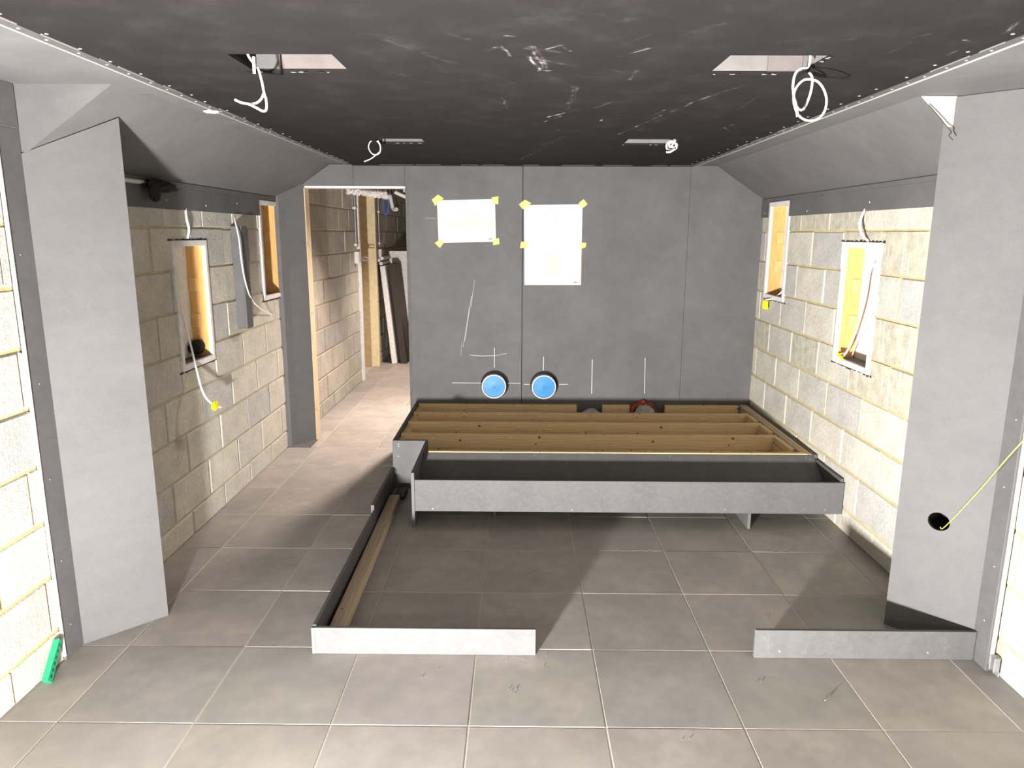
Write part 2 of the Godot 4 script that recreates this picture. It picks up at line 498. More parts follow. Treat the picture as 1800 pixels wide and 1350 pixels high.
func make_materials() -> void:
	T.board = gray_tex(512, [[1, 0.006, 0.09, 4], [2, 0.03, 0.06, 3], [3, 0.2, 0.03, 1]], 0.5, 0.93)
	T.block = gray_tex(512, [[11, 0.008, 0.10, 4], [12, 0.05, 0.09, 3], [13, 0.25, 0.10, 1]], 0.4, 0.90, 0.08)
	T.tile = gray_tex(512, [[21, 0.005, 0.10, 5], [22, 0.02, 0.07, 4], [23, 0.25, 0.02, 1]], 0.5, 0.93, 0.04)
	T.fine = gray_tex(256, [[41, 0.05, 0.10, 3], [42, 0.3, 0.05, 1]], 0.6, 0.93)
	T.pits = gray_tex(512, [[51, 0.06, 0.5, 4], [52, 0.28, 0.35, 1]], 0.0, 0.6)
	T.smudge = smudge_image(0.8)
	T.smudge_soft = smudge_image(0.3)
	T.wood = wood_image()
	T.streak = streak_image()
	mat("board", BOARD, 0.62, T.board, Vector3.ONE * 0.7, T.fine, 0.02)
	mat("board_side", BOARD, 0.62, T.smudge_soft, Vector3.ONE * 0.9, T.fine, 0.02)
	mat("board_back", BOARD, 0.7, T.board, Vector3.ONE * 0.5, T.fine, 0.02)
	mat("board_dusty", BOARD, 0.75, T.smudge, Vector3.ONE * 1.5)
	mat("kick", BOARD, 0.75, T.smudge, Vector3.ONE * 1.5)
	mat("head", BOARD, 0.7, T.board, Vector3.ONE)
	mat("casing", BOARD, 0.65, T.smudge_soft, Vector3.ONE * 0.7)
	mat("core", rgb(52, 50, 48), 0.9)
	mat("mortar", rgb(205, 188, 140), 0.95, T.block, Vector3.ONE * 2.0, T.pits, 0.2)
	mat("mortar_pale", rgb(196, 186, 158), 0.95, T.block, Vector3.ONE * 2.0, T.pits, 0.2)
	var tints := [rgb(208, 203, 190), rgb(201, 197, 186), rgb(213, 207, 192), rgb(205, 199, 185), rgb(197, 193, 186)]
	for i in 5:
		mat("block_%d" % i, tints[i], 0.95, T.block, Vector3.ONE * (0.9 + 0.13 * i), T.pits, 0.30)
		M["block_%d" % i].uv1_offset = Vector3(0.37 * i, 0.21 * i, 0.5 * i)
	for i in 2:
		mat("block_streak_%d" % i, rgb(214, 209, 197) if i == 0 else rgb(208, 204, 193), 0.95, T.streak, Vector3.ONE * (1.1 + 0.3 * i), T.pits, 0.22)
	var tt := [rgb(169, 163, 157), rgb(165, 160, 154), rgb(172, 166, 159), rgb(168, 161, 154), rgb(163, 158, 153), rgb(171, 164, 157)]
	for i in 6:
		var m := mat("tile_%d" % i, tt[i], 0.55, T.tile, Vector3.ONE * (0.8 + 0.1 * i), T.fine, 0.01)
		m.uv1_offset = Vector3(0.31 * i, 0.0, 0.47 * i)
	mat("grout", rgb(192, 184, 174), 0.9, T.fine, Vector3.ONE * 4.0)
	mat("white", rgb(236, 232, 228), 0.7, T.fine, Vector3.ONE * 1.5)
	mat("plaster", rgb(214, 208, 200), 0.9, T.board, Vector3.ONE * 2.0, T.pits, 0.1)
	mat("void_board", rgb(124, 120, 118), 0.8, T.board, Vector3.ONE * 1.5)
	mat("void_pink", rgb(116, 108, 105), 0.8, T.board, Vector3.ONE * 1.5)
	mat("track", rgb(84, 82, 80), 0.5, T.fine, Vector3.ONE * 3.0)
	mat("bead", rgb(150, 147, 144), 0.6)
	mat("cream", rgb(226, 208, 168), 0.6, T.fine, Vector3.ONE * 1.2)
	mat("orange", rgb(226, 176, 108), 0.7, T.fine, Vector3(3.0, 0.7, 3.0))
	mat("orange_tab", rgb(232, 188, 124), 0.7, T.fine, Vector3(3.0, 0.7, 3.0))
	mat("black", rgb(26, 24, 24), 0.75)
	mat("saw_cut", rgb(60, 54, 48), 0.95)
	mat("ceiling_plain", rgb(40, 37, 37), 0.75, T.board, Vector3.ONE * 0.6)
	mat("metal", rgb(168, 166, 164), 0.45, T.fine, Vector3.ONE * 3.0).metallic = 0.6
	mat("cable", rgb(232, 230, 226), 0.5)
	mat("cable_grey", rgb(190, 187, 184), 0.5)
	mat("yellow", rgb(244, 232, 30), 0.6)
	mat("string", rgb(225, 222, 90), 0.6)
	mat("tape", rgb(232, 220, 130), 0.7, T.fine, Vector3.ONE * 6.0)
	mat("chalk", rgb(205, 202, 198), 1.0)
	mat("blue", rgb(50, 134, 190), 0.4, T.fine, Vector3.ONE * 4.0)
	mat("pipe_grey", rgb(186, 184, 180), 0.5)
	mat("green", rgb(40, 142, 98), 0.45)
	mat("green_shaded", rgb(22, 78, 60), 0.6)
	mat("foil", rgb(206, 204, 202), 0.28, T.board, Vector3.ONE * 6.0, T.pits, 0.25).metallic = 0.85
	mat("clay", rgb(178, 84, 58), 0.75, T.block, Vector3.ONE * 3.0)
	mat("brown_board", rgb(60, 50, 44), 0.6, T.fine, Vector3.ONE)
	mat("blue_wire", rgb(60, 84, 150), 0.5)
	for v in [["wood", rgb(242, 212, 162)], ["wood_pale", rgb(228, 206, 170)], ["wood_grey", rgb(205, 186, 160)]]:
		var m := StandardMaterial3D.new()
		m.resource_name = v[0]
		m.albedo_color = v[1]
		m.albedo_texture = T.wood
		m.uv1_scale = Vector3(0.8, 3.2, 1.0)
		m.roughness = 0.75
		m.metallic_specular = 0.3
		M[v[0]] = m

# ---------------------------------------------------------------- setting
func screws(parent: Node3D, spots: Array, axis: Vector3, r := 0.004, m := "metal") -> void:
	for p in spots:
		put(parent, "screw", lathe(Vector3.ZERO, axis, [Vector2(0, 0.0016), Vector2(r * 0.7, 0.0016), Vector2(r, 0.0006), Vector2(r, -0.002)], 8), M[m], p)

# blocks on a wall that faces along x: face x, side +1 faces +x
func block_wall(parent: Node3D, x: float, side: float, d0: float, d1: float, y1: float, holes: Array, mats: Array, mortar: String, thick: float, phase: float, streaks := 0.0) -> void:
	var st := start()
	for q in cut(Rect2(d0, 0.0, d1 - d0, y1), holes):
		var a: float = x - side * 0.005
		var b: float = x - side * thick
		add_slab(st, minf(a, b), maxf(a, b), q.position.y, q.end.y, q.position.x, q.end.x)
	put(parent, "mortar_bed", st.commit(), M[mortar])
	var k := 0
	var y := -0.08
	while y < y1 - 0.02:
		var off := fposmod(phase + (0.21 if k % 2 else 0.0) + rng.randf_range(-0.03, 0.03), 0.42)
		var d := d0 - 0.42 + fposmod(off - d0, 0.42)
		while d < d1:
			var j := rng.randf_range(-0.006, 0.006)
			var r := Rect2(d + 0.006 + j, y + 0.006, 0.408, 0.198).intersection(Rect2(d0, 0.001, d1 - d0, y1 - 0.001))
			var pick := rng.randi_range(0, mats.size() - 1)
			var m: String = mats[pick]
			if streaks > 0.0 and y > 0.7 and rng.randf() < streaks:
				m = "block_streak_%d" % (pick % 2)
			var proud := rng.randf_range(-0.0015, 0.0035)
			if r.size.x > 0.015 and r.size.y > 0.015:
				for q in cut(r, holes):
					if q.size.x < 0.012 or q.size.y < 0.012:
						continue
					var sz := Vector3(0.03, snappedf(q.size.y, 0.002), snappedf(q.size.x, 0.004))
					put(parent, "block", box_mesh(sz, 0.005 if q == r else 0.0), M[m], Vector3(x - side * (0.015 - proud), q.get_center().y, -q.get_center().x))
			d += 0.42
		y += 0.21
		k += 1

func build_floor() -> void:
	var f := struct("floor")
	slab(f, "screed", -2.3, 2.3, -0.12, -0.0012, -3.6, 13.2, M.grout, 0.0)
	slab(f, "screed", -1.75, 1.8, -0.0011, 0.0, -3.5, 0.28, M.tile_1, 0.0)
	slab(f, "screed", -0.35, 1.9, -0.0011, 0.0, 5.52, 13.0, M.tile_2, 0.0)
	for r in range(-4, 25):
		for k in range(-4, 5):
			var x0 := maxf(-0.155 + 0.45 * k, -1.75)
			var x1 := minf(-0.155 + 0.45 * (k + 1), 1.8)
			var d0 := 2.088 + 0.45 * r
			if d0 > 5.4 and x1 > -0.3:
				continue
			var sx := snappedf(x1 - x0 - 0.0056, 0.0005)
			var tl := put(f, "tile", box_mesh(Vector3(sx, 0.012, 0.4444), 0.0012), M["tile_%d" % rng.randi_range(0, 5)], Vector3((x0 + x1) * 0.5, -0.006 + rng.randf_range(-0.0005, 0.0005), -(d0 + 0.225)))
			tl.rotation = Vector3(rng.randf_range(-0.0014, 0.0014), 0, rng.randf_range(-0.0014, 0.0014))

const HOLES := [[-0.81, -0.52, 2.14, 2.385], [0.58, 0.87, 2.14, 2.40], [-0.755, -0.51, 3.955, 4.175], [0.567, 0.845, 3.94, 4.21]]
func build_ceiling() -> void:
	var c := struct("ceiling")
	var hs := []
	for h in HOLES:
		hs.append(Rect2(h[0], h[2], h[1] - h[0], h[3] - h[2]))
	var st := start()
	for q in cut(Rect2(-1.205, CD0, 2.455, DB + 0.1 - CD0), hs):
		var x0: float = q.position.x
		var x1: float = q.end.x
		var d0: float = q.position.y
		var d1: float = q.end.y
		for face in [HC, HC + 0.0125]:
			var p := [Vector3(x0, face, -d0), Vector3(x1, face, -d0), Vector3(x1, face, -d1), Vector3(x0, face, -d1)]
			var uv := []
			for v in p:
				uv.append(Vector2((v.x - CX0) / (CX1 - CX0), (-v.z - CD0) / (CD1 - CD0)))
			quad(st, p[0], p[1], p[2], p[3], Vector3.DOWN if face == HC else Vector3.UP, uv)
	# the cut sides of the holes, a little ragged
	for h in HOLES:
		var ring := [Vector3(h[0], HC, -h[2]), Vector3(h[1], HC, -h[2]), Vector3(h[1], HC, -h[3]), Vector3(h[0], HC, -h[3])]
		var mid := Vector3((h[0] + h[1]) * 0.5, HC, -(h[2] + h[3]) * 0.5)
		for i in 4:
			var a: Vector3 = ring[i]
			var b: Vector3 = ring[(i + 1) % 4]
			quad(st, a, b, b + Vector3(0, 0.0125, 0), a + Vector3(0, 0.0125, 0), mid - (a + b) * 0.5, [Vector2(0.1, 0.1), Vector2(0.12, 0.1), Vector2(0.12, 0.12), Vector2(0.1, 0.12)])
	var cm := StandardMaterial3D.new()
	cm.resource_name = "ceiling_board"
	cm.albedo_texture = ceiling_image()
	cm.roughness = 0.85
	cm.metallic_specular = 0.2
	put(c, "board", st.commit(), cm)
	slab(c, "board", -1.205, 1.25, HC, HC + 0.0125, -3.5, CD0, M.ceiling_plain, 0.0)
	slab(c, "deck", -2.3, 2.3, HC + 0.26, HC + 0.36, -3.6, DB + 0.1, M.plaster, 0.0)
	# flat grey borders of the ceiling
	slab(c, "soffit", -1.80, -1.222, HC, HC + 0.0125, -3.5, 2.56, M.board, 0.0)
	slab(c, "soffit", -1.375, -1.222, HC, HC + 0.0125, 2.56, DB, M.board, 0.0)
	slab(c, "soffit", 1.268, 1.85, HC, HC + 0.0125, -3.5, 2.72, M.board, 0.0)
	slab(c, "soffit", 1.268, 1.435, HC, HC + 0.0125, 2.72, DB, M.board, 0.0)
	for h in HOLES:
		for k in 10:
			var a := rng.randf()
			var edge := rng.randi_range(0, 3)
			var p := Vector3(lerpf(h[0], h[1], a), HC + 0.004, -h[2])
			if edge == 1: p = Vector3(h[1], HC + 0.004, -lerpf(h[2], h[3], a))
			elif edge >= 2: p = Vector3(lerpf(h[0], h[1], a), HC + 0.004, -h[3])
			put(c, "torn_edge", lump(Vector3.ZERO, Vector3(0.004 + 0.008 * rng.randf(), 0.002, 0.003), 40 + k, 0.6, 4), M.void_board if edge != 2 else M.ceiling_plain, p)
	# voids above the holes, seen through them
	var i := 0
	for h in HOLES:
		var near := i < 2
		var left := i % 2 == 0
		var x0: float = h[0]
		if left and near: x0 = h[0] + 0.075
		slab(c, "void_lining", x0, h[1] + 0.10, HC + 0.013, HC + 0.26, h[3] + 0.002, h[3] + 0.02, M.void_pink if left else M.void_board, 0.0)
		if left and near:
			slab(c, "void_lining", h[0] - 0.12, x0 - 0.002, HC + 0.013, HC + 0.26, h[3] - 0.01, h[3] + 0.03, M.board_side, 0.0)
		else:
			slab(c, "void_lining", h[0] - 0.02, h[0] - 0.002, HC + 0.013, HC + 0.26, h[2] - 0.02, h[3], M.void_board, 0.0)
		slab(c, "void_lining", h[1] + 0.002, h[1] + 0.02, HC + 0.013, HC + 0.26, h[2] - 0.02, h[3], M.void_board, 0.0)
		if near and not left:
			slab(c, "void_lining", h[0] + 0.185, h[0] + 0.29, HC + 0.013, HC + 0.26, h[3] - 0.012, h[3], M.void_pink, 0.0)
		i += 1

func build_ceiling_edges() -> void:
	# slopes: from the grey border down to the head of the side walls
	var a := struct("trim_1", "grey sloped ceiling board above the hollow channel block wall")
	a.set_meta("category", "ceiling slope")
	put(a, "slope_board", prism(PackedVector3Array([Vector3(-1.36, HC, -2.562), Vector3(-1.36, HC, -DB), Vector3(-1.735, 1.808, -DB), Vector3(-1.735, 1.808, -2.562)]), Vector3(-0.006, 0.0105, 0)), M.board)
	put(a, "gusset", prism(PackedVector3Array([Vector3(-1.36, HC, -2.556), Vector3(-1.735, HC, -2.556), Vector3(-1.735, 1.80, -2.556)]), Vector3(0, 0, -0.006)), M.board)
	put(a, "slit", box_mesh(Vector3(0.045, 0.003, 0.002), 0.0), M.saw_cut, Vector3(-1.335, HC + 0.0005, -2.74), Vector3(0, 0.3, 0))
	var b := struct("trim_2", "grey sloped ceiling board above the pale streaked block wall")
	b.set_meta("category", "ceiling slope")
	put(b, "slope_board", prism(PackedVector3Array([Vector3(1.415, HC, -2.735), Vector3(1.415, HC, -DB), Vector3(1.785, 1.815, -DB), Vector3(1.785, 1.815, -2.735)]), Vector3(0.006, 0.0105, 0)), M.board)
	put(b, "plaster_patch", prism(PackedVector3Array([Vector3(1.425, HC, -2.728), Vector3(1.57, HC, -2.728), Vector3(1.57, 1.955, -2.728), Vector3(1.53, 1.958, -2.728)]), Vector3(0, 0, -0.006)), M.plaster)
	put(b, "loose_scrim", tube(smooth_path([on_d(1632, 184, 2.72), on_d(1648, 202, 2.715), on_d(1664, 222, 2.71), on_d(1672, 232, 2.70), on_d(1668, 238, 2.69), on_d(1675, 246, 2.69)]), 0.0018, 6), M.saw_cut)
	# edge profiles between black board and grey border
	for s in [-1.0, 1.0]:
		var e := struct("trim_3" if s < 0 else "trim_4", "metal edge profile with screws along the black ceiling, %s" % ("over the channel wall" if s < 0 else "over the streaked wall"))
		e.set_meta("category", "edge profile")
		var x0 := -1.232 if s < 0 else 1.262
		var x1 := -1.222 if s < 0 else 1.272
		slab(e, "bead", x0 if s < 0 else x1 - 0.006, x0 + 0.006 if s < 0 else x1, HC - 0.006, HC + 0.004, -3.5, DB, M.bead, 0.0015)
		var a0 := -1.2255 if s < 0 else 1.2355
		slab(e, "strip", a0, a0 + 0.030, HC - 0.0025, HC + 0.002, -3.5, DB, M.track, 0.0005)
		var st := start()
		var d := 1.0
		while d < DB - 0.1:
			var l := rng.randf_range(0.05, 0.22)
			if rng.randf() < 0.6:
				var xx := (a0 + 0.029) if s < 0 else a0 - 0.004
				add_slab(st, xx, xx + rng.randf_range(0.002, 0.006), HC - 0.003, HC + 0.001, d, d + l, 0.001)
			d += l + rng.randf_range(0.01, 0.12)
		put(e, "torn_paper_edge", st.commit(), M.void_board).set_meta("kind", "stuff")
		d = 1.3
		var sp := []
		while d < DB - 0.15:
			sp.append(Vector3(-s * 0.0 + (-1.18 if s < 0 else 1.205) + rng.randf_range(-0.006, 0.006), HC, -d))
			d += rng.randf_range(0.11, 0.2)
		screws(e, sp, Vector3.DOWN, 0.005, "bead")
		var ss := []
		d = 1.2
		while d < DB - 0.1:
			ss.append(Vector3(a0 + 0.014, HC - 0.0025, -d))
			d += rng.randf_range(0.09, 0.14)
		screws(e, ss, Vector3.DOWN, 0.0045, "bead")
		if s < 0:
			put(e, "filler_blob", lump(Vector3.ZERO, Vector3(0.03, 0.006, 0.03), 8, 0.5, 8), M.white, on_y(372, 196, HC - 0.004))

const NICHE := {"a": [-1.72, 3.63, 4.03, 0.875, 1.537], "b": [-1.72, 4.89, 5.285, 1.127, 1.79], "c": [1.77, 4.855, 5.245, 1.137, 1.80], "d": [1.77, 3.60, 4.015, 0.888, 1.543]}
func build_side_walls() -> void:
	var mats := ["block_0", "block_1", "block_2", "block_3", "block_4"]
	var w := struct("wall_left")
	block_wall(w, -1.70, 1.0, 0.5, 2.438, 1.915, [], mats, "mortar", 0.25, 0.10)
	slab(w, "head_board", -1.76, -1.688, 1.915, HC, -3.5, 2.55, M.board_side)
	slab(w, "render_coat", -1.95, -1.70, 0, HC, -3.5, 0.5, M.plaster, 0.0)
	var ha := Rect2(NICHE.a[1] - 0.004, NICHE.a[3] - 0.004, NICHE.a[2] - NICHE.a[1] + 0.008, NICHE.a[4] - NICHE.a[3] + 0.008)
	var hb := Rect2(NICHE.b[1] - 0.004, NICHE.b[3] - 0.004, NICHE.b[2] - NICHE.b[1] + 0.008, NICHE.b[4] - NICHE.b[3] + 0.008)
	block_wall(w, -1.72, 1.0, 2.438, DB + 0.1, 1.83, [ha, hb], mats, "mortar_pale", 0.24, 0.26)
	var st := start()
	for q in cut(Rect2(2.6, 1.688, DB - 2.6, 0.135), [hb]):
		add_slab(st, -1.722, -1.706, q.position.y, q.end.y, q.position.x, q.end.x, 0.001)
	put(w, "head_board", st.commit(), M.head)
	slab(w, "backing", -2.1, -1.96, 0, HC, -3.5, DB + 0.1, M.core, 0.0)
	screws(w, [Vector3(-1.706, 1.72, -4.05), Vector3(-1.706, 1.75, -4.5), Vector3(-1.706, 1.73, -3.6)], Vector3.RIGHT, 0.005, "chalk")
	var r := struct("wall_right")
	block_wall(r, 1.765, -1.0, 0.5, 2.423, 1.915, [], mats, "mortar", 0.25, 0.3)
	slab(r, "head_board", 1.745, 1.80, 1.915, HC, -3.5, 2.60, M.board_side)
	slab(r, "render_coat", 1.765, 2.0, 0, HC, -3.5, 0.5, M.plaster, 0.0)
	var hc := Rect2(NICHE.c[1] - 0.004, NICHE.c[3] - 0.004, NICHE.c[2] - NICHE.c[1] + 0.008, NICHE.c[4] - NICHE.c[3] + 0.008)
	var hd := Rect2(NICHE.d[1] - 0.004, NICHE.d[3] - 0.004, NICHE.d[2] - NICHE.d[1] + 0.008, NICHE.d[4] - NICHE.d[3] + 0.008)
	block_wall(r, 1.77, -1.0, 2.423, DB + 0.1, 1.83, [hc, hd], mats, "mortar", 0.24, 0.05, 0.45)
	st = start()
	for q in cut(Rect2(2.75, 1.698, DB - 2.75, 0.13), [hc]):
		add_slab(st, 1.756, 1.772, q.position.y, q.end.y, q.position.x, q.end.x, 0.001)
	put(r, "head_board", st.commit(), M.board)
	slab(r, "backing", 2.005, 2.15, 0, HC, -3.5, DB + 0.1, M.core, 0.0)
	screws(r, [Vector3(1.756, 1.74, -3.75), Vector3(1.756, 1.72, -4.55), Vector3(1.756, 1.73, -5.33)], Vector3.LEFT, 0.005, "chalk")
	var rear := struct("wall_rear_unseen")
	slab(rear, "render_coat", -1.95, 2.0, 0, HC + 0.3, -3.65, -3.5, M.plaster, 0.0)  # out of view, kept pale to bounce light into the room

func build_back_wall() -> void:
	var w := struct("wall_back")
	# stud core around the doorway
	slab(w, "core", -0.80, 1.95, 0, HC + 0.25, DB + 0.012, DB + 0.10, M.core, 0.0)
	slab(w, "core", -1.95, -0.80, 1.91, HC + 0.25, DB + 0.012, DB + 0.10, M.core, 0.0)
	slab(w, "core", -1.95, -1.585, 0, 1.91, DB + 0.012, DB + 0.10, M.core, 0.0)
	slab(w, "panel", -0.822, 0.0265, 0, HC, DB, DB + 0.0125, M.board_back, 0.001)
	slab(w, "panel", 0.0315, 1.233, 0, HC, DB, DB + 0.0125, M.board_back, 0.001)
	slab(w, "panel", 1.2345, 1.80, 0, HC, DB, DB + 0.0125, M.board_back, 0.001)
	slab(w, "panel", -1.196, -0.823, 1.897, HC, DB, DB + 0.0125, M.board_back, 0.001)
	slab(w, "panel", -1.74, -1.1975, 1.897, HC, DB, DB + 0.0125, M.board_back, 0.001)
	slab(w, "panel", -1.74, -1.553, 0, 1.8965, DB, DB + 0.0125, M.board_back, 0.001)
	slab(w, "joint_filler", -1.2, 1.25, HC - 0.008, HC, DB - 0.003, DB, M.black, 0.0)
	var st := start()
	var x := -1.0
	while x < 1.1:
		var l := rng.randf_range(0.05, 0.25)
		add_slab(st, x, x + l, HC - 0.002, HC + 0.001, DB - 0.012 - rng.randf() * 0.008, DB - 0.004, 0.0006)
		x += l + rng.randf_range(0.0, 0.16)
	put(w, "torn_paper_edge", st.commit(), M.void_board).set_meta("kind", "stuff")
	# marks drawn in chalk and scratches in the board
	for k in [[869, 611, 869, 646, 0.004], [826, 624, 846, 626, 0.003], [846, 626, 872, 625, 0.003], [872, 625, 891, 621, 0.002], [795, 673, 846, 673.5, 0.004], [893, 673.5, 915, 674, 0.003], [955.5, 627, 955, 652, 0.0045], [921, 675.5, 931, 675.5, 0.004], [982, 675.5, 998, 675.5, 0.004],
			[1041, 632, 1040, 692, 0.005], [1134, 629, 1133, 692, 0.004], [834, 492, 828, 540, 0.0016], [829, 520, 817, 600, 0.0022], [825, 540, 814, 610, 0.0015], [812, 600, 810, 625, 0.0012], [748, 383.5, 766, 384, 0.0012]]:
		var a := on_d(k[0], k[1], DB - 0.0004)
		var b := on_d(k[2], k[3], DB - 0.0004)
		var c := (a + b) * 0.5
		put(w, "chalk_line", box_mesh(Vector3((b - a).length(), k[4], 0.0008), 0.0), M.chalk, c, Vector3(0, 0, atan2(b.y - a.y, b.x - a.x)))
	var d := struct("door_2", "rough doorway opening in the grey wall with a bare stud jamb")
	d.set_meta("category", "doorway")
	slab(d, "jamb", -1.583, -1.551, 0, 1.897, DB - 0.002, DB + 0.105, M.wood_pale, 0.002, Vector2(0.1, 0.4))
	slab(d, "cut_edge", -1.551, -0.822, 1.8965, 1.91, DB - 0.0015, DB + 0.10, M.white, 0.001)
	slab(d, "jamb", -0.822, -0.80, 0, 1.897, DB - 0.0015, DB + 0.10, M.board_dusty, 0.002)
	# angled casing between side wall and doorway
	var p := [Vector2(-1.722, 5.225), Vector2(-1.694, 5.23), Vector2(-1.655, 5.275), Vector2(-1.556, 5.392)]
	var j := struct("wall_left_return", "narrow angled grey casing between channel wall and doorway")
	for i in 3:
		var a: Vector2 = p[i]
		var b: Vector2 = p[i + 1]
		var back := Vector3(-(b.y - a.y), 0, -(b.x - a.x)).normalized() * 0.008
		var ya := 2.06 - (-1.36 - a.x) * (0.252 / 0.375)
		var yb := 2.06 - (-1.36 - b.x) * (0.252 / 0.375)
		put(j, "board", prism(PackedVector3Array([Vector3(a.x, 0, -a.y), Vector3(b.x, 0, -b.y), Vector3(b.x, yb, -b.y), Vector3(a.x, ya, -a.y)]), back), M.board_side if i < 2 else M.board)
	slab(j, "foot_bead", -1.70, -1.55, 0, 0.012, 5.22, 5.40, M.board_side, 0.003)

func build_pilasters() -> void:
	# angled casings that stand out from the side walls
	var l := thing("pilaster_casing", "tall angled grey board casing beside the green plastic strip", "casing", Vector3(-1.6, 0, -2.6))
	var lb := slab(l, "side_board", -1.716, -1.690, 0, 1.915, 2.44, 2.552, M.board_side)
	var a := Vector3(-1.688, 0, -2.548)
	var b := Vector3(-1.462, 0, -2.770)
	var ya := 1.836
	var yb := 1.985
	put(l, "face_board", prism(PackedVector3Array([a, b, b + Vector3(0, yb, 0), a + Vector3(0, ya, 0)]), Vector3(-0.0085, 0, -0.0085)), M.casing)
	put(l, "plaster_edge", tube(PackedVector3Array([Vector3(-1.692, 0.02, -2.437), Vector3(-1.693, 0.6, -2.436), Vector3(-1.691, 1.2, -2.438), Vector3(-1.692, 1.9, -2.437)]), 0.007, 6), M.plaster)
	screws(lb, [Vector3(-1.690, 1.5, -2.48), Vector3(-1.690, 1.05, -2.49), Vector3(-1.690, 0.7, -2.48), Vector3(-1.690, 0.38, -2.485), Vector3(-1.690, 0.12, -2.49)], Vector3.RIGHT, 0.004)
	var r := thing("pilaster_casing", "tall angled grey board casing with a round black hole", "casing", Vector3(1.65, 0, -2.6))
	var rb := slab(r, "side_board", 1.736, 1.766, 0, 1.915, 2.425, 2.52, M.board_side)
	a = Vector3(1.738, 0, -2.512)
	b = Vector3(1.524, 0, -2.752)
	var u := (b - a).normalized()
	# centre of the hole on the casing's plane
	var nrm := u.cross(Vector3.UP).normalized()
	var dr := ray(1650, 917)
	var hc: Vector3 = cam.position + dr * ((a - cam.position).dot(nrm) / dr.dot(nrm))
	var ln := (b - a).length()
	var hu := (hc - a).dot(u)
	var hv := hc.y
	# the board in two halves round the hole, joined edge to edge
	var lo := PackedVector3Array([a, b, b + Vector3(0, hv, 0)])
	var up := PackedVector3Array([a + Vector3(0, HC - 0.002, 0), b - u * 0.035 + Vector3(0, HC - 0.002, 0), b + Vector3(0, 1.985, 0), b + Vector3(0, hv, 0)])
	for i in 15:
		var an := PI * i / 14.0
		lo.append(a + u * (hu + 0.039 * cos(an)) + Vector3(0, hv - 0.036 * sin(an), 0))
		up.append(a + u * (hu + 0.039 * cos(an)) + Vector3(0, hv + 0.036 * sin(an), 0))
	lo.append(a + Vector3(0, hv, 0))
	up.append(a + Vector3(0, hv, 0))
	var both := ArrayMesh.new()
	for half in [lo, up]:
		both.add_surface_from_arrays(Mesh.PRIMITIVE_TRIANGLES, prism(half, Vector3(0.009, 0, -0.008)).surface_get_arrays(0))
	put(r, "face_board", both, M.casing)
	put(r, "hole_shade", lathe(hc + nrm * 0.0, -nrm if nrm.z > 0 else nrm, [Vector2(0.04, 0.012), Vector2(0.04, 0.14), Vector2(0.0, 0.14)], 24), M.black)  # black lining stands in for the shade inside the hole
	put(r, "plaster_edge", tube(PackedVector3Array([Vector3(1.752, 0.03, -2.424), Vector3(1.754, 0.5, -2.423), Vector3(1.752, 1.1, -2.425), Vector3(1.753, 1.9, -2.424)]), 0.008, 6), M.plaster)
	screws(rb, [Vector3(1.736, 0.4, -2.46), Vector3(1.736, 0.7, -2.47), Vector3(1.736, 0.18, -2.47), Vector3(1.736, 0.95, -2.46)], Vector3.LEFT, 0.004)
	var s := thing("string", "thin yellow string stretched from the round black hole", "string", hc)
	var e := on_d(1805, 768, 1.9)
	put(s, "line", tube(smooth_path([hc + Vector3(0.016, -0.027, -0.012), (hc + Vector3(0.018, -0.027, 0.004)).lerp(e, 0.03), (hc + Vector3(0.018, -0.027, 0.004)).lerp(e, 0.5) + Vector3(0, -0.006, 0), e, e + (e - hc) * 0.6]), 0.0017, 6), M.string)
	var k := thing("profile_block", "small grey metal profile end at the foot of the casing", "bracket", Vector3(1.75, 0.0, -2.40))
	slab(k, "web", 1.738, 1.764, 0.018, 0.074, 2.385, 2.392, M.metal, 0.001)
	slab(k, "web", 1.738, 1.764, 0.018, 0.074, 2.408, 2.415, M.metal, 0.001)
	slab(k, "flange", 1.757, 1.764, 0.0, 0.074, 2.385, 2.415, M.metal, 0.001)

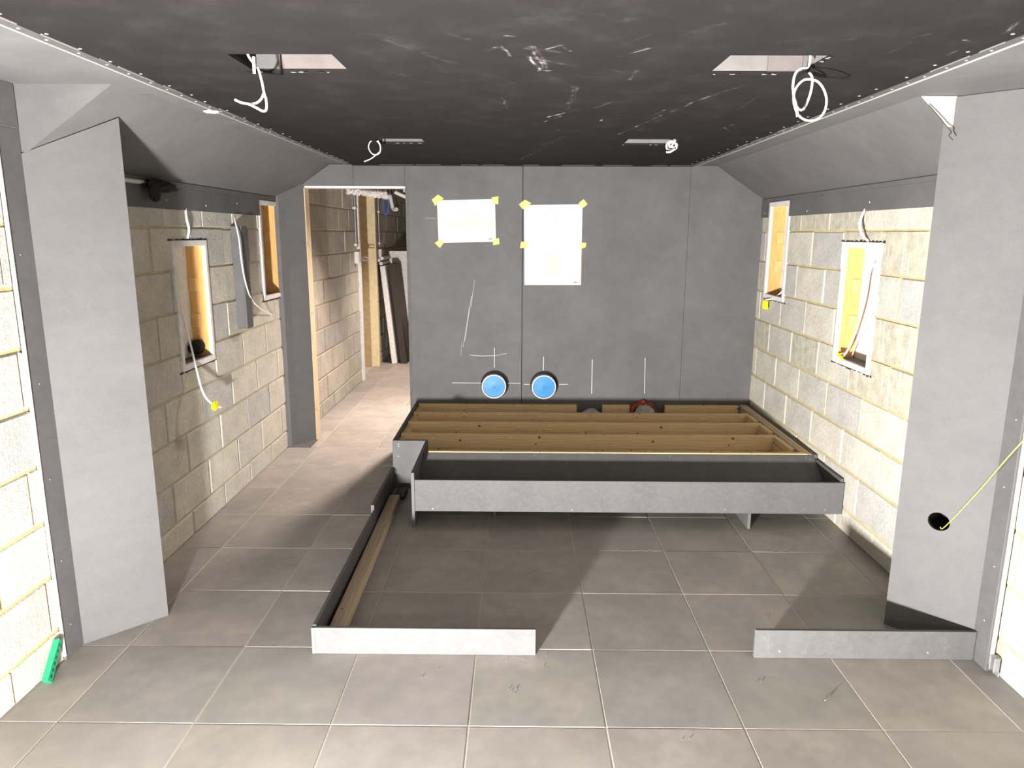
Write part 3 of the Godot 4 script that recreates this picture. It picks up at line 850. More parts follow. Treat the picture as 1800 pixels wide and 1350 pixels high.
func build_niches() -> void:
	var lab := {"a": "deep wall niche with white frame, black conduit stub on its sill", "b": "white framed wall niche touching the casing by the doorway", "c": "white framed niche with orange side, yellow square hanging below it", "d": "white framed niche with orange side and two loose white cables inside"}
	for key in ["a", "b", "c", "d"]:
		var n: Array = NICHE[key]
		var x: float = n[0]
		var s := 1.0 if x < 0 else -1.0
		var d0: float = n[1]
		var d1: float = n[2]
		var y0: float = n[3]
		var y1: float = n[4]
		var t := thing("wall_niche", lab[key], "niche", Vector3(x, y0, -(d0 + d1) * 0.5), "recessed niches in the block walls")
		var fw := 0.026
		var deep := 0.10
		var xo := x + s * 0.010
		var xi := x - s * 0.01
		# frame: four strips proud of the wall
		var f := func(a0: float, a1: float, b0: float, b1: float) -> void:
			slab(t, "frame", minf(xo, xi), maxf(xo, xi), b0, b1, a0, a1, M.white, 0.0015)
		f.call(d0, d1, y1 - fw - 0.004, y1)
		f.call(d0, d1, y0, y0 + fw + 0.004)
		f.call(d0, d0 + fw, y0 + fw + 0.004, y1 - fw - 0.004)
		f.call(d1 - fw, d1, y0 + fw + 0.004, y1 - fw - 0.004)
		var xb := x - s * deep
		slab(t, "back_panel", minf(xb, xb - s * 0.012), maxf(xb, xb - s * 0.012), y0 + 0.002, y1 - 0.002, d0 + 0.002, d1 - 0.002, M.white, 0.0)
		var xa := minf(xb, xi)
		var xc := maxf(xb, xi)
		slab(t, "side_panel", xa, xc, y0 + 0.002, y1 - 0.002, d1 - fw + 0.003, d1 - fw + 0.015, M.orange, 0.0)
		slab(t, "side_panel", xa, xc, y0 + 0.002, y1 - 0.002, d0 + fw - 0.015, d0 + fw - 0.003, M.orange, 0.0)
		slab(t, "top_panel", xa, xc, y1 - fw, y1 - 0.004, d0 + fw - 0.003, d1 - fw + 0.003, M.white, 0.0)
		slab(t, "sill", xa, xc, y0 + 0.004, y0 + fw - 0.001, d0 + fw - 0.003, d1 - fw + 0.003, M.board_side, 0.0)
		for k in 2:
			var ty := lerpf(y0, y1, 0.28 if k == 0 else 0.58)
			var tx := x - s * 0.072
			slab(t, "tab", tx - 0.024, tx + 0.024, ty, ty + 0.075, d1 - fw - 0.004, d1 - fw + 0.004, M.orange_tab, 0.0015)
		# ragged saw cuts over the head and under the sill
		for e in [y1 + 0.004, y0 - 0.004]:
			var st := start()
			var d := d0 - 0.03
			while d < d1 + 0.02:
				var l := rng.randf_range(0.012, 0.04)
				add_slab(st, x - 0.004, x + 0.004 + 0.001 * s, e - rng.randf_range(0.002, 0.008), e + rng.randf_range(0.001, 0.006), d, d + l, 0.0)
				d += l + rng.randf_range(0.0, 0.03)
			put(t, "saw_cut", st.commit(), M.saw_cut).set_meta("kind", "stuff")
		var st2 := start()
		var yy := y0
		while yy < y1:
			var l := rng.randf_range(0.02, 0.06)
			add_slab(st2, x - 0.004, x + 0.003, yy, minf(yy + l, y1), d0 - rng.randf_range(0.003, 0.012), d0 + 0.002, 0.001)
			yy += l + rng.randf_range(0.0, 0.02)
		put(t, "plaster_edge", st2.commit(), M.plaster).set_meta("kind", "stuff")

func cable(called: String, label: String, pts: Array, r: float, m := "cable", group := "loose cables") -> Node3D:
	var t := thing(called, label, "cable", pts[0], group)
	put(t, "sheath", tube(smooth_path(pts), r, 8), M[m])
	return t
func build_wall_things() -> void:
	# side wall with the channel
	var c := cable("cable", "white cable with yellow tape end hanging from the niche with black stub", [on_x(304, 470, -1.80), on_x(318, 540, -1.785), on_x(336, 610, -1.735), on_x(345, 648, -1.695), on_x(355, 685, -1.655), on_x(368, 706, -1.635), on_x(388, 716, -1.62)], 0.0055)
	put(c, "tape", lump(Vector3.ZERO, Vector3(0.008, 0.026, 0.042), 3, 0.4, 8), M.yellow, on_x(378, 713, -1.625))
	cable("cable", "short white cable stub above the niche with black stub", [on_x(326, 366, -1.712), on_x(328, 385, -1.70), on_x(332, 402, -1.70), on_x(330, 419, -1.715)], 0.0065)
	cable("cable", "thin white cable draped across the hollow grey channel", [on_x(410, 376, -1.712), on_x(413, 388, -1.68), on_x(420, 420, -1.64), on_x(424, 455, -1.635), on_x(430, 490, -1.638), on_x(440, 522, -1.655), on_x(455, 540, -1.68), on_x(477, 553, -1.715)], 0.0045)
	var ch := thing("channel", "hollow grey board channel fixed upright on the block wall", "channel", Vector3(-1.70, 1.0, -4.4))
	var p := on_x(404, 397, -1.72)
	var dd := -p.z
	slab(ch, "side_web", -1.718, -1.664, 1.0, 1.615, dd, dd + 0.010, M.board, 0.001)
	slab(ch, "face", -1.664, -1.654, 1.0, 1.615, dd, dd + 0.095, M.board_side, 0.001)
	slab(ch, "side_web", -1.718, -1.664, 1.0, 1.615, dd + 0.085, dd + 0.095, M.board, 0.001)
	var st := thing("conduit_stub", "black conduit stub on the niche sill", "conduit", Vector3(-1.78, 0.905, -3.93))
	var sp := on_x(347, 610, -1.783)
	put(st, "body", lump(Vector3.ZERO, Vector3(0.034, 0.042, 0.05), 17, 0.15, 12), M.black, sp)
	put(st, "collar", lathe(sp + Vector3(0, 0, 0.035), Vector3(0.2, 0.1, 0.97).normalized(), [Vector2(0.03, -0.03), Vector2(0.036, 0.0), Vector2(0.03, 0.014), Vector2(0.0, 0.016)], 20), M.black)
	var cd := thing("conduit", "white conduit with a torn black sleeve under the sloped board", "conduit", Vector3(-1.69, 1.77, -3.4))
	put(cd, "pipe", tube(PackedVector3Array([Vector3(-1.69, 1.798, -2.85), Vector3(-1.69, 1.797, -3.2), Vector3(-1.69, 1.796, -3.56)]), 0.010, 10), M.cable_grey)
	put(cd, "sleeve", lump(Vector3.ZERO, Vector3(0.022, 0.026, 0.16), 6, 0.5, 12), M.black, on_x(282, 327, -1.68))
	put(cd, "flap", lump(Vector3.ZERO, Vector3(0.012, 0.045, 0.05), 26, 0.5, 8), M.black, on_x(271, 337, -1.66))
	# side wall with streaks
	c = cable("cable", "white cable with yellow tape end inside the niche with two cables", [on_x(1543, 460, 1.845), on_x(1530, 476, 1.84), on_x(1520, 530, 1.83), on_x(1505, 580, 1.815), on_x(1492, 612, 1.79), on_x(1480, 628, 1.755), on_x(1470, 626, 1.745)], 0.0055)
	put(c, "tape", box_mesh(Vector3(0.006, 0.028, 0.06), 0.001), M.yellow, on_x(1477, 627, 1.748), Vector3(0.3, 0.1, 0.4))
	cable("cable", "thin bare white cable inside the niche with two cables", [on_x(1530, 575, 1.855), on_x(1514, 590, 1.85), on_x(1504, 608, 1.84), on_x(1497, 628, 1.83)], 0.003)
	c = cable("cable", "white cable drooping out of the niche beside the back wall", [on_x(1386, 490, 1.84), on_x(1380, 505, 1.82), on_x(1370, 517, 1.79), on_x(1356, 525, 1.755), on_x(1346, 527, 1.735)], 0.0055)
	put(c, "tape", box_mesh(Vector3(0.004, 0.06, 0.075), 0.001), M.yellow, on_x(1345, 536, 1.735), Vector3(0, 0.15, 0))
	cable("cable", "short white cable stub above the niche with two cables", [on_x(1521, 368, 1.76), on_x(1513, 385, 1.735), on_x(1512, 402, 1.73), on_x(1518, 416, 1.745), on_x(1527, 424, 1.765)], 0.0065)
	# green strip leaning in the corner
	var g := thing("plastic_strip", "green plastic strip with round holes leaning on the block wall", "strip", Vector3(-1.66, 0, -2.34))
	var ga := on_x(86, 1184, -1.655)
	ga.y = 0.012
	var gb := on_x(107, 1124, -1.672)
	var dir := (gb - ga).normalized()
	var sd := dir.cross(Vector3.RIGHT).normalized()
	var fr := dir.cross(sd).normalized()
	if fr.x < 0: fr = -fr
	var pts := PackedVector3Array([ga - sd * 0.016, ga + sd * 0.016, gb + sd * 0.009, gb - sd * 0.009])
	put(g, "bar", prism(pts, -fr * 0.022), M.green)
	for i in 6:
		var q := ga.lerp(gb, 0.12 + 0.15 * i)
		put(g, "hole", lathe(q + fr * 0.0003, -fr, [Vector2(0.0, 0.0), Vector2(0.0075 - 0.0006 * i, 0.0)], 14), M.green_shaded)  # flat discs, shade inside the holes painted as darker green
	# drawings taped to the back wall
	for k in 2:
		var q := [on_d(768, 352, DB), on_d(870, 350, DB), on_d(872, 425, DB), on_d(771, 427, DB)] if k == 0 else [on_d(921, 360.5, DB), on_d(1024, 359, DB), on_d(1021, 501, DB), on_d(922, 501, DB)]
		var t := thing("drawing_sheet", "landscape white drawing sheet taped at four corners" if k == 0 else "tall white drawing sheet taped at top and middle", "paper", Vector3(q[3].x, q[3].y, -DB))
		var pm := StandardMaterial3D.new()
		pm.albedo_texture = paper_image(k)
		pm.roughness = 0.8
		pm.metallic_specular = 0.2
		var s := start()
		var off := Vector3(0, 0, 0.002)
		quad(s, q[0] + off, q[1] + off, q[2] + off, q[3] + off, Vector3(0, 0, 1), [Vector2(0, 0), Vector2(1, 0), Vector2(1, 1), Vector2(0, 1)])
		quad(s, q[0] + off * 0.6, q[1] + off * 0.6, q[2] + off * 0.6, q[3] + off * 0.6, Vector3(0, 0, -1), [Vector2(0, 0), Vector2(1, 0), Vector2(1, 1), Vector2(0, 1)])
		put(t, "sheet", s.commit(), pm)
		var tapes := [[[759, 351], [770, 342], [780, 349], [765, 362]], [[864, 347], [876, 345], [876, 359], [866, 358]], [[764, 427], [774, 420], [780, 427], [773, 436]], [[866, 422], [877, 418], [878, 429], [867, 431]]] if k == 0 else [[[912, 359], [923, 351], [934, 357], [919, 368]], [[1017, 357], [1026, 350], [1033, 359], [1024, 366]], [[916, 425], [928, 425], [926, 436], [914, 436]], [[1019, 426], [1031, 427], [1029, 435], [1022, 437]]]
		for tp in tapes:
			var v := PackedVector3Array()
			for z in tp:
				v.append(on_d(z[0], z[1], DB - 0.0032))
			put(t, "tape", prism(v, Vector3(0, 0, -0.0008)), M.tape)
	# blue capped pipes in the back wall
	for k in 2:
		var ctr := on_d(870, 675, DB) if k == 0 else on_d(957, 676, DB)
		var t := thing("capped_pipe", "grey pipe with blue cap %s" % ("under the chalk cross beside the panel joint" if k == 0 else "below the tall drawing sheet"), "pipe", ctr, "blue capped pipes in the grey wall")
		var ax := Vector3(0, 0, 1)
		put(t, "gap_shade", lathe(ctr, ax, [Vector2(0.108, 0.0006), Vector2(0.085, 0.0008)], 40), M.black)  # flat black ring, the shade in the gap round the pipe put into colour
		put(t, "cut_rim", lathe(ctr, ax, [Vector2(0.1105, 0.0), Vector2(0.1105, 0.0016), Vector2(0.107, 0.0016), Vector2(0.107, 0.0)], 40), M.board_dusty)
		put(t, "pipe", lathe(ctr + Vector3(-0.006, -0.008, 0), ax, [Vector2(0.0925, 0.0), Vector2(0.0925, 0.058), Vector2(0.0905, 0.060), Vector2(0.083, 0.060), Vector2(0.083, 0.02)], 40), M.pipe_grey)
		put(t, "cap", lathe(ctr + Vector3(-0.006, -0.008, 0), ax, [Vector2(0.083, 0.05), Vector2(0.081, 0.052), Vector2(0.05, 0.0525), Vector2(0.012, 0.054), Vector2(0.010, 0.050), Vector2(0.0, 0.050)], 40), M.blue)

func build_ceiling_cables() -> void:
	var g := "cables hanging from the ceiling holes"
	var P := func(list: Array, d: float) -> Array:
		var o := []
		for q in list:
			o.append(on_d(q[0], q[1], d + (q[2] if q.size() > 2 else 0.0)))
		return o
	var c := cable("ceiling_cable", "white ceiling cable bent into a loose triangle", P.call([[432, 70], [436, 96], [447, 112], [455, 124], [461, 146], [464, 162], [468, 176], [468, 192], [462, 195], [452, 190], [438, 183], [424, 180], [413, 175]], 2.24), 0.0038, "cable", g)
	put(c, "sheath_end", tube(smooth_path(P.call([[464, 163, 0.005], [459, 174, 0.005], [450, 181, 0.005], [436, 183, 0.005]], 2.24)), 0.0036, 8), M.cable)
	put(c, "cut_end", tube(PackedVector3Array([on_d(446, 100, 2.22), on_d(447, 129, 2.22)]), 0.0045, 8), M.cable)
	c = cable("ceiling_cable", "white ceiling cable coiled in large loops", P.call([[1424, 80], [1424, 104], [1420, 118], [1408, 120, -0.02], [1398, 130, -0.02], [1394, 150, -0.01], [1396, 172, 0.0], [1401, 188, 0.01], [1408, 193, 0.02], [1415, 188, 0.02], [1424, 166, 0.02], [1428, 145, 0.02], [1427, 134, 0.02], [1422, 127, 0.02]], 2.26), 0.0036, "cable", g)
	put(c, "loop", tube(smooth_path(P.call([[1424, 139], [1437, 143], [1447, 155], [1453, 174], [1450, 194], [1440, 207], [1426, 212], [1412, 209], [1403, 201], [1398, 190], [1395, 175], [1397, 160], [1404, 148], [1414, 140], [1424, 139]], 2.24)), 0.0034, 8), M.cable)
	put(c, "tail", tube(smooth_path(P.call([[1397, 176], [1400, 190], [1402, 205]], 2.23)), 0.0042, 8), M.cable)
	c = cable("ceiling_cable", "thin white ceiling cable curled into one ring", P.call([[662, 236], [664, 246], [668, 254], [669, 262], [667, 269], [661, 272], [654, 270], [649, 263], [648, 256], [651, 249], [657, 246], [663, 248], [668, 256], [668, 266], [661, 272], [652, 279], [640, 284]], 4.05), 0.0034, "cable_grey", g)
	c = cable("ceiling_cable", "short grey ceiling cable tangled in a small knot", P.call([[1182, 238], [1187, 248], [1190, 256], [1184, 259], [1176, 256], [1180, 250], [1187, 252], [1189, 260], [1180, 264], [1173, 262], [1172, 254], [1178, 248], [1184, 250], [1180, 257], [1176, 259]], 4.1), 0.006, "cable_grey", g)
	put(c, "tail", tube(smooth_path(P.call([[1171, 267], [1178, 267], [1186, 262]], 4.08)), 0.006, 8), M.cable_grey)

# ---------------------------------------------------------------- platform, bench tray and kick boards
func build_platform() -> void:
	var p := thing("platform_frame", "timber joist platform edged with grey boards against the grey wall", "platform", Vector3(0.4, 0, -4.9))
	var hj := 0.305
	var rows := [[5.365, -0.755, 0.45], [5.365, 0.645, 0.855], [5.365, 1.12, 1.68], [5.095, -0.755, 1.68], [4.825, -0.755, 1.68], [4.52, -0.755, 1.68], [4.122, -0.53, 1.72]]
	var i := 0
	for r in rows:
		i += 1
		slab(p, "joist", r[1], r[2], 0.075, hj + (0.006 if i == 7 else 0.0), r[0], r[0] + (0.03 if i < 4 else 0.038), M.wood, 0.002, Vector2(0.37 * i, 0.11 * i))
	slab(p, "side_board", -0.780, -0.762, 0, 0.312, 4.362, DB - 0.002, M.board_side, 0.001)
	var pf := slab(p, "front_board", -0.780, -0.573, 0, 0.312, 4.342, 4.36, M.board, 0.001)
	slab(p, "batten", -0.761, -0.725, 0.075, 0.285, 4.365, DB - 0.045, M.wood, 0.002, Vector2(0.2, 0.1))
	slab(p, "ledger", 1.69, 1.725, 0.075, hj + 0.003, 4.165, DB - 0.005, M.wood_grey, 0.002, Vector2(0.5, 0.3))
	slab(p, "ledger", 1.725, 1.745, 0.075, hj + 0.003, 4.125, DB - 0.005, M.wood, 0.002, Vector2(0.1, 0.2))
	slab(p, "wall_board", 1.746, 1.764, 0, 0.312, 4.1, DB - 0.002, M.board_side, 0.001)
	for d in [[4.87, 5.09], [4.565, 4.82], [4.165, 4.515]]:
		slab(p, "noggin", 1.645, 1.689, 0.12, hj - 0.045, d[0], d[1] - 0.004, M.wood, 0.002, Vector2(d[0], 0.3))
		slab(p, "noggin", 1.655, 1.689, hj - 0.044, hj - 0.002, lerpf(d[0], d[1], 0.25), d[1] - 0.004, M.wood, 0.002, Vector2(d[0], 0.6))
	put(p, "riser_board", prism(PackedVector3Array([Vector3(-0.553, 0.306, -4.116), Vector3(1.745, 0.306, -4.116), Vector3(1.745, 0.135, -3.80), Vector3(-0.553, 0.135, -3.80)]), Vector3(0, -0.012, -0.006)), M.board_dusty)
	screws(pf, [Vector3(-0.742, 0.275, -4.342), Vector3(-0.745, 0.21, -4.342), Vector3(-0.742, 0.29, -4.342)], Vector3.BACK, 0.0045)
	screws(p, [Vector3(1.70, 0.297, -4.10), Vector3(1.72, 0.29, -4.087), Vector3(0.1, 0.2975, -4.10), Vector3(0.9, 0.2975, -4.10)], Vector3(0, 0.88, 0.47), 0.005)
	var t := thing("bench_tray", "long open grey board tray in front of the joist platform", "bench", Vector3(0.6, 0, -3.9))
	var fb := slab(t, "front_board", -0.555, 1.762, 0.094, 0.272, 3.722, 3.738, M.board_dusty, 0.001)
	slab(t, "end_panel", -0.573, -0.556, 0, 0.314, 3.718, 4.34, M.board, 0.001)
	slab(t, "end_panel", 1.748, 1.764, 0.094, 0.290, 3.739, 4.097, M.board_side, 0.001)
	slab(t, "base_board", -0.555, 1.747, 0.096, 0.112, 3.739, 4.097, M.board, 0.001)
	slab(t, "leg", 1.262, 1.278, 0, 0.0955, 3.735, 4.09, M.board, 0.001)
	slab(t, "leg", -0.135, -0.119, 0, 0.0955, 3.86, 4.09, M.board, 0.001)
	screws(fb, [Vector3(-0.46, 0.108, -3.722), Vector3(0.3, 0.108, -3.722), Vector3(1.13, 0.118, -3.722), Vector3(1.67, 0.118, -3.722)], Vector3.BACK, 0.0045)
	var k := thing("kick_board", "pale low kick board joined to the long side kick board", "board", Vector3(-0.35, 0, -2.5), "low kick boards on the tiles")
	var kb := slab(k, "board", -0.778, 0.074, 0.001, 0.109, 2.497, 2.512, M.kick, 0.001)
	slab(k, "end_strip", -0.779, -0.766, 0.0015, 0.1085, 2.4955, 2.497, M.board, 0.0003)
	screws(kb, [Vector3(-0.725, 0.022, -2.497), Vector3(-0.685, 0.022, -2.497), Vector3(-0.382, 0.03, -2.497), Vector3(-0.06, 0.03, -2.497)], Vector3.BACK, 0.0045)
	k = thing("kick_board", "low kick board standing alone against the casing with black hole", "board", Vector3(1.3, 0, -2.5), "low kick boards on the tiles")
	kb = slab(k, "board", 0.904, 1.733, 0.001, 0.117, 2.493, 2.508, M.kick, 0.001)
	screws(kb, [Vector3(1.56, 0.03, -2.493), Vector3(1.0, 0.03, -2.493)], Vector3.BACK, 0.0045)
	k = thing("side_kick_board", "long dark kick board running from bench to front kick board", "board", Vector3(-0.77, 0, -3.4))
	slab(k, "board", -0.778, -0.763, 0.001, 0.112, 2.513, 3.70, M.board_side, 0.001)
	slab(k, "board", -0.790, -0.772, 0.001, 0.139, 3.69, 4.34, M.board_side, 0.001)
	k = thing("floor_batten", "bare timber batten lying inside the long dark kick board", "batten", Vector3(-0.72, 0, -3.4))
	var bt := slab(k, "timber", -0.0305, 0.0305, 0.0, 0.045, -0.785, 0.785, M.wood_grey, 0.002, Vector2(0.8, 0.5))
	bt.position = Vector3(-0.722, 0.0225, -3.32) - k.position
	bt.rotation.y = 0.012
	var o := thing("offcut", "short dark timber offcut at the end of the floor batten", "offcut", Vector3(-0.70, 0, -4.2))
	slab(o, "timber", -0.735, -0.68, 0.001, 0.038, 4.13, 4.27, M.brown_board, 0.003)
	# duct ends in the gaps of the rear joist
	var f := thing("duct_end", "silver foil duct end in the gap of the rear joist", "duct", Vector3(0.55, 0, -5.34))
	put(f, "foil", lump(Vector3.ZERO, Vector3(0.088, 0.10, 0.06), 14, 0.10, 14), M.foil, Vector3(0.553, 0.196, -5.30))
	f = thing("clay_duct_end", "broken clay pipe end stuffed with crumpled silver foil", "duct", Vector3(0.98, 0, -5.34))
	var ctr := on_d(1130, 730, 5.34)
	var st := start()
	for q in 20:
		var a0 := TAU * q / 20.0
		var a1 := TAU * (q + 1) / 20.0
		var rr := [0.105 + 0.012 * sin(q * 2.7), 0.105 + 0.012 * sin((q + 1) % 20 * 2.7)]
		var o0 := Vector3(cos(a0), sin(a0), 0)
		var o1 := Vector3(cos(a1), sin(a1), 0)
		quad(st, ctr + o0 * rr[0], ctr + o1 * rr[1], ctr + o1 * rr[1] - Vector3(0, 0, 0.05), ctr + o0 * rr[0] - Vector3(0, 0, 0.05), o0)
		quad(st, ctr + o0 * rr[0], ctr + o1 * rr[1], ctr + o1 * 0.082, ctr + o0 * 0.082, Vector3.BACK)
		quad(st, ctr + o0 * 0.082, ctr + o1 * 0.082, ctr + o1 * 0.082 - Vector3(0, 0, 0.05), ctr + o0 * 0.082 - Vector3(0, 0, 0.05), -o0)
	put(f, "pipe", st.commit(), M.clay)
	put(f, "foil", lump(Vector3.ZERO, Vector3(0.08, 0.082, 0.035), 19, 0.25, 14), M.foil, ctr + Vector3(0.01, 0.0, 0.01))

# ---------------------------------------------------------------- hallway behind the doorway
func build_hall() -> void:
	var w := struct("wall_hall_left")
	var hm := ["block_0", "block_1", "block_2", "block_3", "block_4"]
	var open := Rect2(7.80, 0.0, 0.82, 2.02)
	block_wall(w, -1.70, 1.0, DB + 0.1, 12.9, 2.27, [open], hm, "mortar_pale", 0.16, 0.25)
	slab(w, "backing", -2.2, -2.1, 0, 2.3, DB + 0.1, 13, M.core, 0.0)
	var h := struct("wall_hall_far")
	slab(h, "render_coat", -2.2, 2.1, 0, 2.3, 12.9, 13.05, M.block_0, 0.0)
	var r := struct("wall_hall_right")
	slab(r, "render_coat", 1.85, 2.0, 0, 2.3, DB + 0.1, 13, M.plaster, 0.0)
	var cl := struct("ceiling_hall")
	slab(cl, "deck", -2.2, 2.1, 2.27, 2.38, DB + 0.1, 13.05, M.plaster, 0.0)
	var d := struct("door_1", "cream door frame in the side wall of the hallway")
	slab(d, "architrave", -1.706, -1.672, 0, 2.0, 7.74, 7.80, M.white, 0.003)
	slab(d, "far_jamb", -1.93, -1.668, 0, 2.02, 8.60, 8.66, M.cream, 0.003)
	slab(d, "near_jamb", -1.93, -1.70, 0, 2.02, 7.80, 7.82, M.cream, 0.002)
	slab(d, "head", -1.93, -1.675, 2.0, 2.06, 7.74, 8.66, M.cream, 0.002)
	slab(d, "leaf", -1.945, -1.90, 0.005, 2.0, 7.82, 8.60, M.cream, 0.002)
	var l := thing("door_catch", "small metal catch on the white architrave in the hallway", "catch", Vector3(-1.66, 1.31, -7.78))
	slab(l, "plate", -1.672, -1.662, 1.285, 1.335, 7.755, 7.79, M.metal, 0.001)
	put(l, "lever", tube(smooth_path([Vector3(-1.66, 1.32, -7.78), Vector3(-1.635, 1.33, -7.79), Vector3(-1.60, 1.32, -7.80)]), 0.006, 8), M.metal)
	put(l, "lever", tube(smooth_path([Vector3(-1.66, 1.30, -7.78), Vector3(-1.635, 1.295, -7.79), Vector3(-1.605, 1.30, -7.80)]), 0.006, 8), M.metal)
	for k in 2:
		var dd := 7.62 if k == 0 else 8.90
		var t := thing("wall_conduit", "grey surface conduit with white switch box, %s" % ("before the cream door frame" if k == 0 else "past the cream door frame"), "conduit", Vector3(-1.68, 1.3, -dd))
		put(t, "pipe", tube(PackedVector3Array([Vector3(-1.682, 2.26, -dd), Vector3(-1.682, 1.8, -dd), Vector3(-1.682, 1.42, -dd)]), 0.010, 8), M.metal)
		for y in [1.83, 1.46]:
			slab(t, "clip", -1.70, -1.668, y - 0.012, y + 0.012, dd - 0.022, dd + 0.022, M.white, 0.002)
		slab(t, "switch_box", -1.70, -1.655, 1.27, 1.39, dd - 0.035, dd + 0.035, M.white, 0.004)
	# boards leaning on the hallway wall
	var lean := func(called: String, label: String, xb: float, xt: float, ht: float, thick: float, d0: float, d1: float, m: String, grp: String) -> void:
		var t := thing(called, label, "panel", Vector3(xb, 0, -(d0 + d1) * 0.5), grp)
		var tn := atan2(xb - xt, ht)
		var s := Vector3(thick, ht / cos(tn), d1 - d0)
		var o := put(t, "sheet", box_mesh(s, 0.003), M[m])
		o.rotation.z = tn
		o.position = Vector3(-sin(tn) * s.y * 0.5 + 0.0, cos(tn) * s.y * 0.5 + sin(tn) * thick * 0.5, 0)
	var grp := "panels leaning on the hallway wall"
	lean.call("leaning_panel", "thick white panel under the three white tubes", -1.525, -1.637, 1.19, 0.062, 8.80, 9.28, "white", grp)
	lean.call("leaning_panel", "dark brown thick board leaning beside the thick white panel", -1.41, -1.53, 1.215, 0.08, 8.82, 9.28, "brown_board", grp)
	var s := thing("leaning_panel", "white framed panel standing behind the dark brown board", "panel", Vector3(-1.2, 0, -9.32), grp)
	slab(s, "sheet", -1.60, -0.80, 0.0, 1.27, 9.32, 9.35, M.white, 0.002)
	slab(s, "frame", -1.64, -0.76, 1.23, 1.36, 9.31, 9.36, M.white, 0.002)
	slab(s, "frame", -1.64, -1.60, 0.0, 1.23, 9.31, 9.36, M.white, 0.002)
	var bk := thing("dark_offcut", "pointed black board offcut at the foot of the brown board", "offcut", Vector3(-1.3, 0, -8.95))
	put(bk, "sheet", prism(PackedVector3Array([Vector3(-1.36, 0, -8.95), Vector3(-1.1, 0, -8.95), Vector3(-1.1, 0.15, -8.95), Vector3(-1.33, 0.52, -8.95), Vector3(-1.37, 0.5, -8.95)]), Vector3(0, 0, -0.03)), M.black)
	for q in [[-1.676, 1.262, "lying against the hallway blocks"], [-1.636, 1.285, "topmost of the three"], [-1.650, 1.222, "lowest, resting on the thick white panel"]]:
		var t := thing("tube", "white round tube on the leaning panels, %s" % q[2], "tube", Vector3(q[0], q[1], -8.78), "three white tubes")
		put(t, "shell", lathe(Vector3(q[0], q[1], -9.6), Vector3.BACK, [Vector2(0.0, 0.0), Vector2(0.021, 0.0), Vector2(0.021, 0.818), Vector2(0.018, 0.822), Vector2(0.0, 0.822)], 20), M.white)
	# services under the hallway ceiling
	var u := thing("insulated_duct", "crumpled white insulated duct above the cream door frame", "duct", Vector3(-1.5, 1.98, -7.3))
	var pts := []
	for i in 12:
		pts.append(Vector3(-1.66 + 0.034 * i, 1.995 - 0.005 * i + 0.008 * sin(i * 2.3), -7.25 - 0.01 * i))
	put(u, "wrap", tube(smooth_path(pts, 4), 0.035, 10), M.plaster)
	for i in 8:
		put(u, "crumple", lump(Vector3.ZERO, Vector3(0.03, 0.028, 0.03), 60 + i, 0.9, 6), M.white, Vector3(-1.64 + 0.048 * i, 1.975 - 0.005 * i, -7.22))
	u = thing("wire_loop", "blue wire loop hanging from the hallway ceiling", "wire", Vector3(-1.37, 2.0, -7.4))
	put(u, "wire", tube(smooth_path([Vector3(-1.40, 2.268, -7.6), on_d(674, 352, 7.6), on_d(675, 368, 7.6), on_d(678, 378, 7.6), on_d(682, 368, 7.6), on_d(683, 352, 7.6), Vector3(-1.33, 2.268, -7.6)]), 0.009, 8), M.blue_wire)
	u = thing("pipe_bundle", "dark bent pipes under the hallway ceiling", "pipes", Vector3(-1.28, 2.0, -7.6))
	put(u, "pipe", tube(smooth_path([Vector3(-1.335, 2.268, -7.7), on_d(683, 330, 7.68), on_d(686, 345, 7.6), on_d(691, 366, 7.6), on_d(697, 368, 7.55)]), 0.02, 10), M.cable_grey)
	put(u, "pipe", tube(smooth_path([Vector3(-1.29, 2.268, -7.62), on_d(690, 330, 7.62), on_d(692, 340, 7.62), on_d(696, 360, 7.62), on_d(700, 364, 7.6)]), 0.022, 10), M.brown_board)
	put(u, "pipe", tube(smooth_path([on_d(679, 336, 7.62), on_d(683, 352, 7.62), on_d(683, 360, 7.62)]), 0.014, 10), M.metal)
	u = thing("trunking", "white cable trunking under the hallway ceiling", "trunking", Vector3(-1.1, 2.0, -7.5))
	put(u, "duct", tube(PackedVector3Array([on_d(694, 338, 7.5), on_d(712, 346, 7.5), on_d(745, 360, 7.5)]), 0.02, 4), M.white)
	slab(u, "bracket", -1.16, -1.14, 1.98, 2.27, 7.48, 7.52, M.metal, 0.001)

